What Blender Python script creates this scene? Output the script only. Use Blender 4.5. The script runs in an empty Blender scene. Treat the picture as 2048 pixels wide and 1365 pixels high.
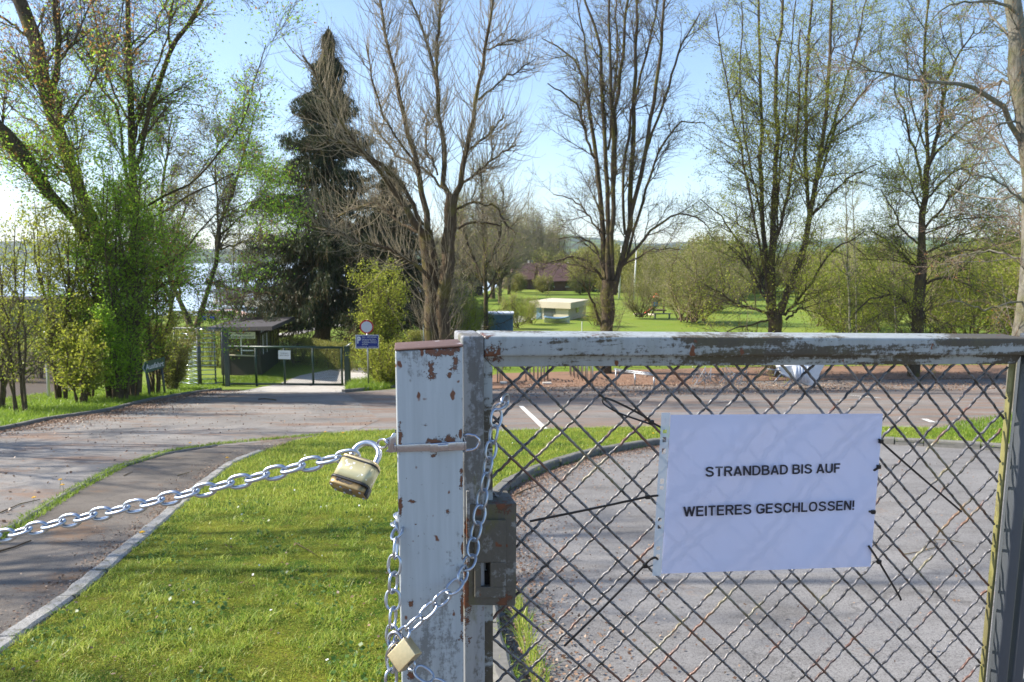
import bpy, bmesh, math, random
import numpy as np
from mathutils import Vector, Matrix
from mathutils.geometry import tessellate_polygon
S = bpy.context.scene
C = S.collection
# ------------------------------------------------------------------ camera
F = 1580.0; CX = 1024.0; CY = 682.5; HOR = 520.0; EYE = 1.6
PIT = math.atan((CY - HOR) / F)
cam = bpy.data.cameras.new('camera'); co = bpy.data.objects.new('camera', cam); C.objects.link(co)
cam.sensor_width = 23.2; cam.lens = F / 2048 * 23.2
cam.clip_start = 0.05; cam.clip_end = 20000
co.location = (0, 0, EYE); co.rotation_euler = (math.pi / 2 - PIT, 0, 0)
cam.dof.use_dof = True; cam.dof.focus_distance = 0.95; cam.dof.aperture_fstop = 15
S.camera = co
# ------------------------------------------------------------------ sky, sun, exposure
SUN_EL = math.radians(40); SUN_AZ = math.radians(-84)      # compass angle from +Y, clockwise: the sun stands on the left
sd = Vector((math.sin(SUN_AZ) * math.cos(SUN_EL), math.cos(SUN_AZ) * math.cos(SUN_EL), math.sin(SUN_EL)))
w = bpy.data.worlds.new('World'); S.world = w; w.use_nodes = True
wt = w.node_tree; bg = wt.nodes['Background']
sk = wt.nodes.new('ShaderNodeTexSky'); sk.sky_type = 'NISHITA'; sk.sun_disc = False
sk.sun_elevation = SUN_EL; sk.sun_rotation = SUN_AZ; sk.air_density = 1.0; sk.dust_density = 0.9; sk.ozone_density = 3.0; sk.altitude = 500
wt.links.new(sk.outputs[0], bg.inputs[0]); bg.inputs[1].default_value = 0.125
su = bpy.data.lights.new('sun', 'SUN'); su.energy = 4.8; su.angle = math.radians(0.5); su.color = (1, 0.92, 0.80)
so = bpy.data.objects.new('sun', su); C.objects.link(so)
so.rotation_euler = (-sd).to_track_quat('-Z', 'Y').to_euler()
S.view_settings.view_transform = 'Standard'; S.view_settings.look = 'None'; S.view_settings.exposure = 1.05
S.view_settings.gamma = 1; S.view_settings.use_curve_mapping = False
S.cycles.max_bounces = 6; S.cycles.transparent_max_bounces = 12
S.cycles.volume_bounces = 0

# ------------------------------------------------------------------ rays and ground
_tp = math.sin(PIT), math.cos(PIT)
_Fw = np.array([0, _tp[1], -_tp[0]]); _Up = np.array([0, _tp[0], _tp[1]]); _E = np.array([0, 0, EYE])
def ray(x, y): return np.array([(x - CX) / F, 0, 0]) + _Fw - _Up * (y - CY) / F
def at(x, y, D):                       # point at distance D ahead (world Y) seen towards x, y
    r = ray(x, y); return _E + r * (D / r[1])
KINK = 31.0
def gz(y): return EYE - (1.5 + 0.11 * min(y, KINK))
def gp(x, y):                          # point of the ground
    r = ray(x, y); s = -r[2] / r[1]
    d = 1.5 / max(s - 0.11, 1e-4)
    if d > KINK: d = (1.5 + 0.11 * KINK) / max(s, 1e-4)
    return _E + r * (d / r[1])
def gD(x, D, up=0.0):                  # ground point below pixel column x at distance D
    p = at(x, 600, D); return np.array([p[0], D, gz(D) + up])
def nrm(v): v = np.asarray(v, float); return v / np.linalg.norm(v)

# ------------------------------------------------------------------ materials
def srgb(c):
    return tuple(((v / 12.92) if v <= 0.04045 else ((v + 0.055) / 1.055) ** 2.4) for v in c)
class NT:
    def __init__(s, name):
        s.m = bpy.data.materials.new(name); s.m.use_nodes = True; s.t = s.m.node_tree
        s.b = s.t.nodes['Principled BSDF']; s.out = s.t.nodes['Material Output']
        s.geo = s.t.nodes.new('ShaderNodeTexCoord')
    def new(s, k): return s.t.nodes.new(k)
    def set(s, sock, v):
        if hasattr(v, 'is_linked') or isinstance(v, bpy.types.NodeSocket): s.t.links.new(v, sock)
        elif isinstance(v, (tuple, list)): sock.default_value = tuple(v) + ((1,) if len(v) == 3 and len(sock.default_value) == 4 else ())
        else: sock.default_value = v
    def vec(s, scale=(1, 1, 1), loc=(0, 0, 0), rot=(0, 0, 0)):
        n = s.new('ShaderNodeMapping'); s.t.links.new(s.geo.outputs['Object'], n.inputs[0])
        n.inputs['Scale'].default_value = scale; n.inputs['Location'].default_value = loc; n.inputs['Rotation'].default_value = rot
        return n.outputs[0]
    def noise(s, sc, det=4, rough=.55, v=None, dist=0):
        n = s.new('ShaderNodeTexNoise'); n.inputs['Scale'].default_value = sc; n.inputs['Detail'].default_value = det
        n.inputs['Roughness'].default_value = rough; n.inputs['Distortion'].default_value = dist
        s.t.links.new(v if v is not None else s.geo.outputs['Object'], n.inputs['Vector']); return n.outputs[0]
    def vor(s, sc, v=None, out=0, feature='F1'):
        n = s.new('ShaderNodeTexVoronoi'); n.feature = feature; n.inputs['Scale'].default_value = sc
        s.t.links.new(v if v is not None else s.geo.outputs['Object'], n.inputs['Vector']); return n.outputs[out]
    def ramp(s, f, stops, interp='LINEAR'):
        n = s.new('ShaderNodeValToRGB'); s.set(n.inputs[0], f); n.color_ramp.interpolation = interp
        e = n.color_ramp.elements
        while len(e) < len(stops): e.new(0.5)
        for i, (p, c) in enumerate(stops):
            e[i].position = p; e[i].color = (tuple(c) + (1,)) if isinstance(c, (tuple, list)) else (c, c, c, 1)
        return n.outputs[0]
    def mix(s, f, a, b, mode='MIX'):
        n = s.new('ShaderNodeMix'); n.data_type = 'RGBA'; n.blend_type = mode
        s.set(n.inputs[0], f); s.set(n.inputs[6], a); s.set(n.inputs[7], b); return n.outputs[2]
    def math(s, op, a, b=0.0, c=0.0, clamp=False):
        n = s.new('ShaderNodeMath'); n.operation = op; n.use_clamp = clamp
        s.set(n.inputs[0], a); s.set(n.inputs[1], b); s.set(n.inputs[2], c); return n.outputs[0]
    def rnd(s):
        n = s.new('ShaderNodeNewGeometry'); return n.outputs['Random Per Island']
    def sep(s, v=None):
        n = s.new('ShaderNodeSeparateXYZ'); s.t.links.new(v if v is not None else s.geo.outputs['Object'], n.inputs[0]); return n.outputs
    def bump(s, h, strength=.3, dist=.01):
        n = s.new('ShaderNodeBump'); n.inputs['Strength'].default_value = strength; n.inputs['Distance'].default_value = dist
        s.set(n.inputs['Height'], h); s.t.links.new(n.outputs[0], s.b.inputs['Normal'])
    def fin(s, col=None, rough=.6, metal=0, spec=.5):
        if col is not None: s.set(s.b.inputs['Base Color'], col)
        s.set(s.b.inputs['Roughness'], rough); s.set(s.b.inputs['Metallic'], metal); s.b.inputs['Specular IOR Level'].default_value = spec
        return s.m
    def translucent(s, col, f=.4):
        tr = s.new('ShaderNodeBsdfTranslucent'); s.set(tr.inputs[0], col)
        mx = s.new('ShaderNodeMixShader'); s.set(mx.inputs[0], f)
        s.t.links.new(s.b.outputs[0], mx.inputs[1]); s.t.links.new(tr.outputs[0], mx.inputs[2]); s.t.links.new(mx.outputs[0], s.out.inputs[0])
def flat(name, col, rough=.6, metal=0, spec=.5, var=.15, sc=8):
    n = NT(name); f = n.noise(sc, 4)
    c = n.mix(n.math('MULTIPLY', f, 1.0), tuple(v * (1 - var) for v in col), tuple(min(1, v * (1 + var)) for v in col))
    return n.fin(c, rough, metal, spec)
def leafmat(name, cols, tr=.4, rough=.5):
    n = NT(name); r = n.rnd()
    c = n.ramp(r, [(i / (len(cols) - 1), k) for i, k in enumerate(cols)])
    n.fin(c, rough, 0, .3); n.translucent(n.mix(.5, c, tuple(min(1, v * 1.6) for v in cols[-1])), tr); return n.m

M = {}
def m_bark(name, a, b, moss=None, sc=3):
    n = NT(name); v = n.vec((1, 1, .25)); f = n.noise(sc * 6, 5, .65, v); g = n.noise(sc * .5, 3)
    c = n.mix(n.ramp(f, [(.3, 0.0), (.7, 1.0)]), a, b)
    if moss: c = n.mix(n.math('MULTIPLY', n.ramp(g, [(.5, 0.0), (.62, 1.0)]), .7), c, moss)
    n.bump(f, .8, .03); return n.fin(c, .9, 0, .2)
M['bark'] = m_bark('bark_dark', (.04, .03, .02), (.13, .10, .065), (.14, .125, .03))
M['bark_pale'] = m_bark('bark_pale', (.11, .10, .08), (.25, .235, .195), (.10, .10, .035))
M['bark_brown'] = m_bark('bark_brown', (.05, .035, .02), (.15, .11, .07), (.16, .14, .04))
M['twig'] = flat('twig_brown', (.12, .09, .06), .9, var=.4)
M['twig_tan'] = flat('twig_tan', (.30, .25, .165), .85, var=.4)
M['twig_red'] = flat('twig_red', (.24, .17, .12), .85, var=.4)
M['leaf_bright'] = leafmat('leaf_bright', [(.09, .18, .012), (.20, .36, .025), (.34, .52, .06)], .6)
M['leaf_yellow'] = leafmat('leaf_yellow', [(.12, .17, .015), (.24, .30, .03), (.38, .40, .06)], .5)
M['leaf_olive'] = leafmat('leaf_olive', [(.09, .11, .02), (.19, .20, .04), (.31, .30, .08)], .4)
M['leaf_orange'] = leafmat('leaf_orange', [(.34, .12, .03), (.50, .21, .05), (.42, .25, .08)], .4)
M['needle'] = leafmat('needle', [(.014, .026, .010), (.03, .05, .016), (.075, .085, .03)], .15)
M['leaf_litter'] = leafmat('leaf_litter', [(.08, .04, .025), (.22, .12, .07), (.36, .25, .17), (.15, .08, .05), (.42, .34, .26)], .1)
M['grass'] = leafmat('grass_blade', [(.05, .12, .01), (.17, .31, .015), (.31, .43, .03), (.52, .52, .14)], .4, .4)
M['grass_verge'] = leafmat('grass_verge', [(.07, .14, .012), (.16, .27, .02), (.25, .34, .05)], .45, .4)
M['moss'] = leafmat('moss_tuft', [(.10, .17, .01), (.20, .27, .02), (.36, .36, .05), (.28, .20, .07)], .35)
M['clover'] = leafmat('clover_leaf', [(.04, .10, .015), (.08, .16, .03), (.12, .20, .06)], .3, .4)
M['daisy'] = flat('petal_white', (.8, .8, .78), .6)
M['dandelion'] = flat('petal_yellow', (.85, .55, .01), .6)

def m_ground():
    n = NT('meadow'); a = n.noise(.12, 4); b = n.noise(9, 6, .7); c2 = n.noise(1.1, 4)
    c = n.mix(n.ramp(a, [(.35, 0.0), (.65, 1.0)]), (.15, .25, .025), (.24, .29, .045))
    c = n.mix(n.ramp(b, [(.35, 0.0), (.7, 1.0)]), n.mix(1, c, (.62, .62, .5), 'MULTIPLY'), c)
    c = n.mix(n.math('MULTIPLY', n.ramp(c2, [(.55, 0.0), (.75, 1.0)]), .45), c, (.22, .20, .08))
    n.bump(b, .6, .04); return n.fin(c, .9, 0, .2)
M['ground'] = m_ground()
def m_lawn():
    n = NT('lawn_moss'); a = n.noise(3.2, 6, .7); b = n.noise(90, 5, .75); k = n.noise(9, 5)
    c = n.mix(n.ramp(a, [(.38, 0.0), (.62, 1.0)]), (.07, .15, .01), (.28, .31, .03))
    c = n.mix(n.ramp(b, [(.38, 0.0), (.62, 1.0)]), n.mix(1, c, (.3, .3, .28), 'MULTIPLY'), c)
    c = n.mix(n.math('MULTIPLY', n.ramp(k, [(.6, 0.0), (.75, 1.0)]), .5), c, (.19, .12, .06))
    n.bump(b, .9, .02); return n.fin(c, .95, 0, .15)
M['lawn'] = m_lawn()
def m_asphalt(name, c0, c1, litter, lit_c=(.26, .15, .10), stretch=(1, 1, 1), speck=240):
    n = NT(name); a = n.noise(.6, 5, .6); s1 = n.noise(speck, 3, .8); s2 = n.vor(speck * 1.1, None, 1)
    nz = n.new('ShaderNodeTexNoise'); nz.inputs['Scale'].default_value = 1.7; nz.inputs['Detail'].default_value = 5; n.t.links.new(n.geo.outputs['Object'], nz.inputs['Vector'])
    va = n.new('ShaderNodeVectorMath'); va.operation = 'MULTIPLY_ADD'; n.t.links.new(nz.outputs[1], va.inputs[0]); va.inputs[1].default_value = (1.3, 1.3, 0); n.t.links.new(n.geo.outputs['Object'], va.inputs[2])
    cr = n.vor(.42, va.outputs[0], 0, 'DISTANCE_TO_EDGE'); st2 = n.noise(2.3, 6, .7, n.vec((.6, 1.3, 1), (7, 3, 1)))
    c = n.mix(n.ramp(a, [(.3, 0.0), (.7, 1.0)]), c0, c1)
    c = n.mix(.8, n.mix(1, c, (1.25, 1.25, 1.25), 'MULTIPLY'), n.mix(1, n.mix(1, c, (1.6, 1.6, 1.6), 'MULTIPLY'), n.ramp(s2, [(.0, .15), (.45, .9), (1, 1.0)]), 'MULTIPLY'))
    c = n.mix(n.ramp(s1, [(.42, 0.0), (.6, 1.0)]), n.mix(1, c, (.72, .72, .74), 'MULTIPLY'), c)
    c = n.mix(n.ramp(st2, [(.36, .55), (.50, 0.0)]), c, n.mix(1, c, (.62, .60, .58), 'MULTIPLY')); c = n.mix(n.math('MULTIPLY', n.ramp(cr, [(.0, 1.0), (.006, 0.0)]), .35), c, (.03, .028, .025))
    if litter:
        l1 = n.noise(1.1, 7, .68, n.vec(stretch)); l2 = n.noise(30, 4, .7)
        f = n.ramp(n.math('ADD', l1, n.math('MULTIPLY', l2, .25)), [(litter, 0.0), (litter + .10, 1.0)])
        c = n.mix(n.math('MULTIPLY', f, .8), c, n.mix(l2, tuple(v * .55 for v in lit_c), tuple(v * 1.5 for v in lit_c)))
    n.bump(s1, .35, .004); return n.fin(c, .9, 0, .25)
M['road'] = m_asphalt('road_asphalt', (.145, .136, .126), (.245, .230, .212), .64, (.20, .13, .09), (.5, 1.2, 1))
M['car_park'] = m_asphalt('car_park_asphalt', (.13, .12, .11), (.215, .20, .185), .60, (.19, .125, .09), (.22, 1.8, 1))
M['path'] = m_asphalt('path_asphalt', (.095, .083, .070), (.165, .147, .127), .68, (.16, .10, .06))
M['driveway'] = m_asphalt('driveway_asphalt', (.138, .134, .130), (.205, .199, .192), .76, (.2, .13, .08), (1, 1, 1), 150)
M['concrete'] = m_asphalt('concrete_path', (.36, .34, .31), (.46, .44, .40), .72)
def m_granite():
    n = NT('granite'); a = n.noise(120, 3, .8); b = n.noise(5, 4); k = n.noise(22, 4)
    c = n.mix(n.ramp(a, [(.38, 0.0), (.62, 1.0)]), (.17, .168, .16), (.44, .43, .41))
    c = n.mix(n.math('MULTIPLY', n.ramp(b, [(.5, 0.0), (.7, 1.0)]), .5), c, (.17, .15, .11))
    c = n.mix(n.math('MULTIPLY', n.ramp(k, [(.54, 0.0), (.66, 1.0)]), .75), c, (.10, .095, .06))
    n.bump(n.math('ADD', a, k), .5, .008); return n.fin(c, .85, 0, .3)
M['granite'] = m_granite()
M['granite_dark'] = flat('dark_kerb_stone', (.15, .145, .13), .9, var=.5, sc=25)
def m_water():
    n = NT('lake_water');     return n.fin((.42, .52, .62), .45, 0, .5)  # pale base colour carries the sky and sun glare on the water
M['water'] = m_water()
def m_hill():
    n = NT('wooded_hill'); a = n.noise(.004, 5, .6); b = n.noise(.05, 4)
    c = n.mix(n.ramp(a, [(.52, 0.0), (.56, 1.0)]), (.03, .055, .02), (.12, .20, .05))
    c = n.mix(n.math('MULTIPLY', b, .5), c, (.02, .03, .015)); return n.fin(c, .95, 0, .1)
M['hill'] = m_hill()

# painted steel with its own rust, grime and lichen. P = list of (x, y, z, radius, kind)
def m_steel(name, base, spots=(), rust_edge=.66, grime=.5, moss=.0, streak=(.25, .25, .25), pit=.72, grime_lo=.52, gv=(1, 1, 1)):
    n = NT(name)
    gvv = n.vec(gv); fine = n.noise(260, 5, .7); med = n.noise(45, 5, .65, gvv); big = n.noise(9, 4, .6, gvv)
    st = n.noise(120, 4, .6, n.vec((1, 1, .05))); vf = n.noise(170, 6, .75, n.vec((1, 1, 1), (3, 3, 1)))
    c = n.mix(n.ramp(st, [(.3, 0.0), (.75, 1.0)]), tuple(v * .80 for v in base), base)
    # grime: dark lichen film
    g = n.math('ADD', n.math('MULTIPLY', big, .5), n.math('ADD', n.math('MULTIPLY', med, .28), n.math('MULTIPLY', vf, .22)))
    gm = n.ramp(g, [(grime_lo, 0.0), (grime_lo + .035, 1.0)])
    c = n.mix(n.math('MULTIPLY', gm, grime), c, n.mix(fine, (.030, .022, .012), (.11, .085, .05)))
    if moss:
        mo = n.ramp(n.noise(26, 5, .7, n.vec((1, 1, .4), (3, 1, 2))), [(.52, 0.0), (.62, 1.0)])
        c = n.mix(n.math('MULTIPLY', mo, moss), c, (.13, .125, .035))
    # small rust pits
    pt = n.ramp(n.noise(60, 2, .5, n.vec((1, 1, .8), (5, 5, 5))), [(pit, 0.0), (pit + .03, 1.0)])
    rust = n.mix(fine, (.085, .03, .016), (.24, .09, .04))
    c = n.mix(pt, c, rust)
    tot = None
    for (x, y, z, r, sx, sz) in spots:
        mp = n.new('ShaderNodeMapping'); n.t.links.new(n.geo.outputs['Object'], mp.inputs[0])
        mp.inputs['Location'].default_value = (-x * sx / r, -y / r * .3, -z * sz / r); mp.inputs['Scale'].default_value = (sx / r, .3 / r, sz / r)
        ln = n.new('ShaderNodeVectorMath'); ln.operation = 'LENGTH'; n.t.links.new(mp.outputs[0], ln.inputs[0])
        k = n.math('SUBTRACT', 1.35, ln.outputs['Value'])
        tot = k if tot is None else n.math('MAXIMUM', tot, k)
    if tot is not None:
        s = n.math('ADD', n.math('MULTIPLY', n.math('MAXIMUM', tot, 0.0), .36), n.math('MULTIPLY', n.noise(110, 7, .8, n.vec((1, 1, 1), (2, 7, 1))), 1.7)); s = n.math('MULTIPLY', s, .5)
        c = n.mix(n.ramp(s, [(.545, 0.0), (.565, 1.0)]), c, n.mix(n.ramp(s, [(.56, 0.0), (.62, 1.0)]), (.06, .035, .025), rust))
    n.bump(n.math('ADD', n.math('MULTIPLY', fine, .3), gm), .25, .0012)
    return n.fin(c, n.math('ADD', n.math('MULTIPLY', gm, .25), .42), 0, .45)
def m_galv(name, base=(.75, .78, .82), rough=.22, spangle=True):
    n = NT(name); f = n.noise(400, 3, .6); c = n.mix(f, tuple(v * .75 for v in base), base)
    n.bump(n.noise(150, 3), .15, .001); return n.fin(c, n.math('ADD', n.math('MULTIPLY', f, .2), rough - .08), 1)
M['zinc'] = m_galv('zinc', (.56, .60, .67), .33)
M['zinc_dull'] = m_galv('zinc_dull', (.45, .47, .50), .45)
M['steel'] = m_galv('stainless', (.50, .50, .56), .20)
M['shackle_dark'] = m_galv('shackle_steel', (.36, .36, .38), .25)
M['brass_dark'] = m_galv('brass_dark', (.36, .27, .14), .45)
M['brass'] = m_galv('brass', (.78, .62, .36), .40)
def m_lockbody():
    n = NT('zinc_plate_yellow'); f = n.noise(90, 4); k = n.noise(140, 3, .6, n.vec((1, 1, 1), (1, 4, 2)))
    c = n.mix(f, (.50, .45, .24), (.60, .55, .34)); c = n.mix(n.ramp(k, [(.62, 0.0), (.64, 1.0)]), c, (.95, .95, .93))  # white flecks: bright reflections painted into the body colour
    return n.fin(c, .38, .35)
M['lock_body'] = m_lockbody()
M['rubber'] = flat('black_rubber', (.02, .02, .022), .5)
M['tie'] = flat('black_nylon', (.012, .012, .013), .35)
M['ink'] = flat('black_ink', (.018, .018, .03), .6)
M['dark_void'] = flat('keyhole_shade', (.02, .015, .012), .8)  # near-black colour standing in for the shade inside the keyhole
M['green_steel'] = flat('green_paint', (.012, .04, .028), .4)
M['grey_post'] = flat('grey_steel', (.085, .095, .11), .45, .3)
M['dark_wood'] = flat('dark_stained_wood', (.035, .026, .022), .8, sc=3)
M['felt'] = flat('roofing_felt', (.045, .040, .042), .85)
M['white'] = flat('white_paint', (.75, .75, .74), .5)
M['cream'] = flat('cream_render', (.50, .45, .33), .85, sc=1)
M['glass'] = NT('window_glass').fin((.05, .07, .06), .08, 0, .8)
M['sign_blue'] = flat('sign_blue', (.01, .03, .22), .4, var=.05)
M['sign_white'] = flat('sign_white', (.62, .66, .72), .4, var=.05)
M['sign_red'] = flat('sign_red', (.50, .02, .025), .4, var=.05)
M['sign_green'] = flat('sign_green', (.008, .07, .045), .4, var=.05)
M['sign_cream'] = flat('sign_cream', (.70, .70, .56), .6, var=.08)
M['roof_red'] = flat('roof_tiles_red', (.13, .07, .055), .85, var=.3, sc=2)
M['roof_dark'] = flat('roof_tiles_dark', (.09, .05, .05), .85, var=.3, sc=2)
M['brick_wall'] = flat('brown_boards', (.12, .07, .05), .85, var=.2, sc=2)
M['grey_wall'] = flat('grey_render', (.20, .215, .20), .85, sc=.6)
M['blue'] = flat('faded_blue', (.16, .27, .38), .6, sc=1)
M['blue_vivid'] = flat('vivid_blue', (.01, .06, .8), .5)
M['play_red'] = flat('play_red', (.75, .08, .03), .5); M['play_blue'] = flat('play_blue', (.03, .35, .75), .5); M['play_yellow'] = flat('play_yellow', (.85, .55, .02), .5)
M['dark_soil'] = flat('dark_soil', (.06, .042, .026), .95, var=.5, sc=6)
M['line'] = flat('road_paint', (.62, .62, .60), .7, var=.25, sc=30)
M['stone_red'] = flat('red_paving', (.42, .26, .20), .85, var=.2)

# ------------------------------------------------------------------ mesh helpers
def tag(o, label=None, cat=None, group=None, kind=None):
    if label: o['label'] = label
    if cat: o['category'] = cat
    if group: o['group'] = group
    if kind: o['kind'] = kind
    return o
def thing(name, loc, label, cat, group=None):
    o = bpy.data.objects.new(name, None); C.objects.link(o); o.location = tuple(loc); o.empty_display_size = .1
    return tag(o, label, cat, group)
def wloc(p):
    v = Vector((0, 0, 0))
    while p is not None: v += p.location; p = p.parent
    return v
def link(name, me, mat, parent=None, smooth=False):
    o = bpy.data.objects.new(name, me); C.objects.link(o)
    if mat is not None and len(me.materials) == 0: me.materials.append(mat)
    if smooth: me.polygons.foreach_set('use_smooth', [True] * len(me.polygons))
    o.parent = parent; return o
def npmesh(name, V, Fc, mat, parent=None, smooth=False):
    V = np.asarray(V, np.float64).reshape(-1, 3); Fc = np.asarray(Fc, np.int64)
    if parent is not None: V = V - np.array(wloc(parent))
    me = bpy.data.meshes.new(name); me.vertices.add(len(V)); me.vertices.foreach_set('co', V.astype(np.float32).ravel())
    k = Fc.shape[1]; me.loops.add(Fc.size); me.loops.foreach_set('vertex_index', Fc.ravel().astype(np.int32))
    me.polygons.add(len(Fc)); me.polygons.foreach_set('loop_start', np.arange(0, Fc.size, k, dtype=np.int32))
    me.update(calc_edges=True)
    return link(name, me, mat, parent, smooth)
class MB:
    def __init__(s): s.V = []; s.F = []
    def add(s, V, Fs):
        o = len(s.V); s.V += [tuple(float(a) for a in v) for v in V]; s.F += [tuple(i + o for i in f) for f in Fs]; return s
    def hexa(s, a, b):                       # two quads (4 points each) bridged
        return s.add(list(a) + list(b), [(3, 2, 1, 0), (4, 5, 6, 7), (0, 1, 5, 4), (1, 2, 6, 5), (2, 3, 7, 6), (3, 0, 4, 7)])
    def box(s, c, sz, ax=None):
        ax = np.eye(3) if ax is None else np.asarray(ax, float); c = np.asarray(c, float); h = np.asarray(sz, float) / 2
        P = lambda i, j, k: c + ax[0] * h[0] * i + ax[1] * h[1] * j + ax[2] * h[2] * k
        return s.hexa([P(-1, -1, -1), P(1, -1, -1), P(1, 1, -1), P(-1, 1, -1)], [P(-1, -1, 1), P(1, -1, 1), P(1, 1, 1), P(-1, 1, 1)])
    def tube(s, pts, r, k=8, closed=False, flatten=None, cap=True):
        P = np.array(pts, float); n = len(P); rr = np.full(n, r, float) if np.isscalar(r) else np.array(r, float)
        T = (np.roll(P, -1, 0) - np.roll(P, 1, 0)) if closed else np.gradient(P, axis=0)
        T /= np.linalg.norm(T, axis=1)[:, None] + 1e-12
        ref = np.array([0, 0, 1.0]) if abs(T[0][2]) < .9 else np.array([1.0, 0, 0])
        if flatten is not None: ref = np.asarray(flatten[0], float)
        n1 = np.cross(T[0], ref); n1 /= np.linalg.norm(n1)
        V = []
        for i in range(n):
            n1 = n1 - T[i] * (n1 @ T[i]); n1 /= np.linalg.norm(n1) + 1e-12; n2 = np.cross(T[i], n1)
            for j in range(k):
                a = 2 * math.pi * j / k + math.pi / k
                V.append(P[i] + rr[i] * (n1 * math.cos(a) + n2 * math.sin(a) * (flatten[1] if flatten else 1)))
        Fs = []
        m = n if closed else n - 1
        for i in range(m):
            for j in range(k):
                a = i * k + j; b = i * k + (j + 1) % k; i2 = ((i + 1) % n) * k
                Fs.append((a, b, i2 + (j + 1) % k, i2 + j))
        if not closed and cap: Fs.append(tuple(range(k))[::-1]); Fs.append(tuple((n - 1) * k + j for j in range(k)))
        return s.add(V, Fs)
    def prism(s, pts, d):                    # closed outline extruded by vector d
        n = len(pts); P = [np.asarray(p, float) for p in pts]; d = np.asarray(d, float)
        return s.add(P + [p + d for p in P], [tuple(range(n))[::-1], tuple(range(n, 2 * n))] + [(i, (i + 1) % n, n + (i + 1) % n, n + i) for i in range(n)])
    def obj(s, name, mat, parent=None, smooth=False, bevel=0, seg=2):
        o = wloc(parent) if parent is not None else Vector((0, 0, 0))
        me = bpy.data.meshes.new(name); me.from_pydata([Vector(v) - o for v in s.V], [], s.F)
        bm = bmesh.new(); bm.from_mesh(me); bmesh.ops.recalc_face_normals(bm, faces=bm.faces)
        if bevel: bmesh.ops.bevel(bm, geom=[e for e in bm.edges if e.calc_face_angle(0) > .5], offset=bevel, segments=seg, affect='EDGES', profile=.6)
        bm.to_mesh(me); bm.free()
        return link(name, me, mat, parent, smooth)
def text_mesh(txt, bold=0.0, sp=1.0):
    cu = bpy.data.curves.new('t', 'FONT'); cu.body = txt; cu.offset = bold; cu.space_character = sp; cu.fill_mode = 'FRONT'
    o = bpy.data.objects.new('t', cu); C.objects.link(o); dg = bpy.context.evaluated_depsgraph_get()
    me = bpy.data.meshes.new_from_object(o.evaluated_get(dg)); bpy.data.objects.remove(o); return me
def lettering(name, txt, A, B, up, mat, parent, bold=0.0, sp=1.0, lift=(0, 0, 0)):
    """text from baseline point A to baseline point B; up = vector of the capital height"""
    me = text_mesh(txt, bold, sp); V = np.array([v.co[:] for v in me.vertices])
    x0, x1 = V[:, 0].min(), V[:, 0].max(); cap = 0.69
    A = np.asarray(A, float); B = np.asarray(B, float); up = np.asarray(up, float)
    W = A + np.outer((V[:, 0] - x0) / (x1 - x0), B - A) + np.outer(V[:, 1] / cap, up) + np.asarray(lift)
    if parent is not None: W = W - np.array(wloc(parent))
    for v, q in zip(me.vertices, W): v.co = q
    return link(name, me, mat, parent)
GLY = {'S': ([[(.60, .74), (.53, .88), (.34, .93), (.16, .88), (.10, .74), (.17, .61), (.35, .53), (.54, .45), (.62, .28), (.53, .12), (.33, .07), (.14, .13), (.07, .28)]], .69), 'T': ([[(0, .93), (.62, .93)], [(.31, .9), (.31, 0)]], .62),
 'R': ([[(.07, 0), (.07, 1)], [(.07, .93), (.42, .93), (.55, .87), (.6, .73), (.55, .59), (.42, .52), (.07, .52)], [(.36, .5), (.62, 0)]], .67), 'A': ([[(.05, 0), (.33, .98)], [(.35, .98), (.63, 0)], [(.16, .28), (.52, .28)]], .68), 'N': ([[(.07, 0), (.07, 1)], [(.09, .97), (.57, .03)], [(.59, 0), (.59, 1)]], .66),
 'D': ([[(.07, 0), (.07, 1)], [(.07, .93), (.32, .93), (.5, .85), (.6, .67), (.62, .5), (.6, .33), (.5, .15), (.32, .07), (.07, .07)]], .68), 'B': ([[(.07, 0), (.07, 1)], [(.07, .93), (.38, .93), (.51, .87), (.54, .74), (.49, .6), (.36, .53), (.07, .53)], [(.36, .53), (.54, .46), (.6, .3), (.54, .14), (.4, .07), (.07, .07)]], .66),
 'I': ([[(.07, 0), (.07, 1)]], .14), 'U': ([[(.07, 1), (.07, .36), (.12, .17), (.23, .08), (.33, .06), (.43, .08), (.54, .17), (.59, .36), (.59, 1)]], .66), 'F': ([[(.07, 0), (.07, 1)], [(.07, .93), (.56, .93)], [(.07, .5), (.5, .5)]], .56), 'W': ([[(.04, 1), (.25, .02)], [(.25, .02), (.46, .98)], [(.46, .98), (.67, .02)], [(.67, .02), (.88, 1)]], .92),
 'E': ([[(.07, 0), (.07, 1)], [(.07, .93), (.6, .93)], [(.07, .52), (.56, .52)], [(.07, .07), (.61, .07)]], .61), 'G': ([[(.65, .71), (.56, .87), (.38, .93), (.2, .88), (.1, .72), (.07, .5), (.1, .28), (.2, .12), (.38, .07), (.55, .12), (.66, .2), (.66, .46)], [(.38, .45), (.72, .45)]], .73), 'C': ([[(.63, .69), (.54, .87), (.37, .93), (.2, .88), (.1, .72), (.07, .5), (.1, .28), (.2, .12), (.37, .07), (.54, .13), (.64, .31)]], .69),
 'H': ([[(.07, 0), (.07, 1)], [(.59, 0), (.59, 1)], [(.07, .53), (.59, .53)]], .66), 'L': ([[(.07, 0), (.07, 1)], [(.07, .07), (.57, .07)]], .57), 'O': ([[(.38, .93), (.2, .88), (.1, .72), (.07, .5), (.1, .28), (.2, .12), (.38, .07), (.56, .12), (.66, .28), (.69, .5), (.66, .72), (.56, .88), (.38, .93), (.3, .92)]], .76), '!': ([[(.07, 1), (.07, .3)], [(.07, .15), (.07, 0)]], .14)}
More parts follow.
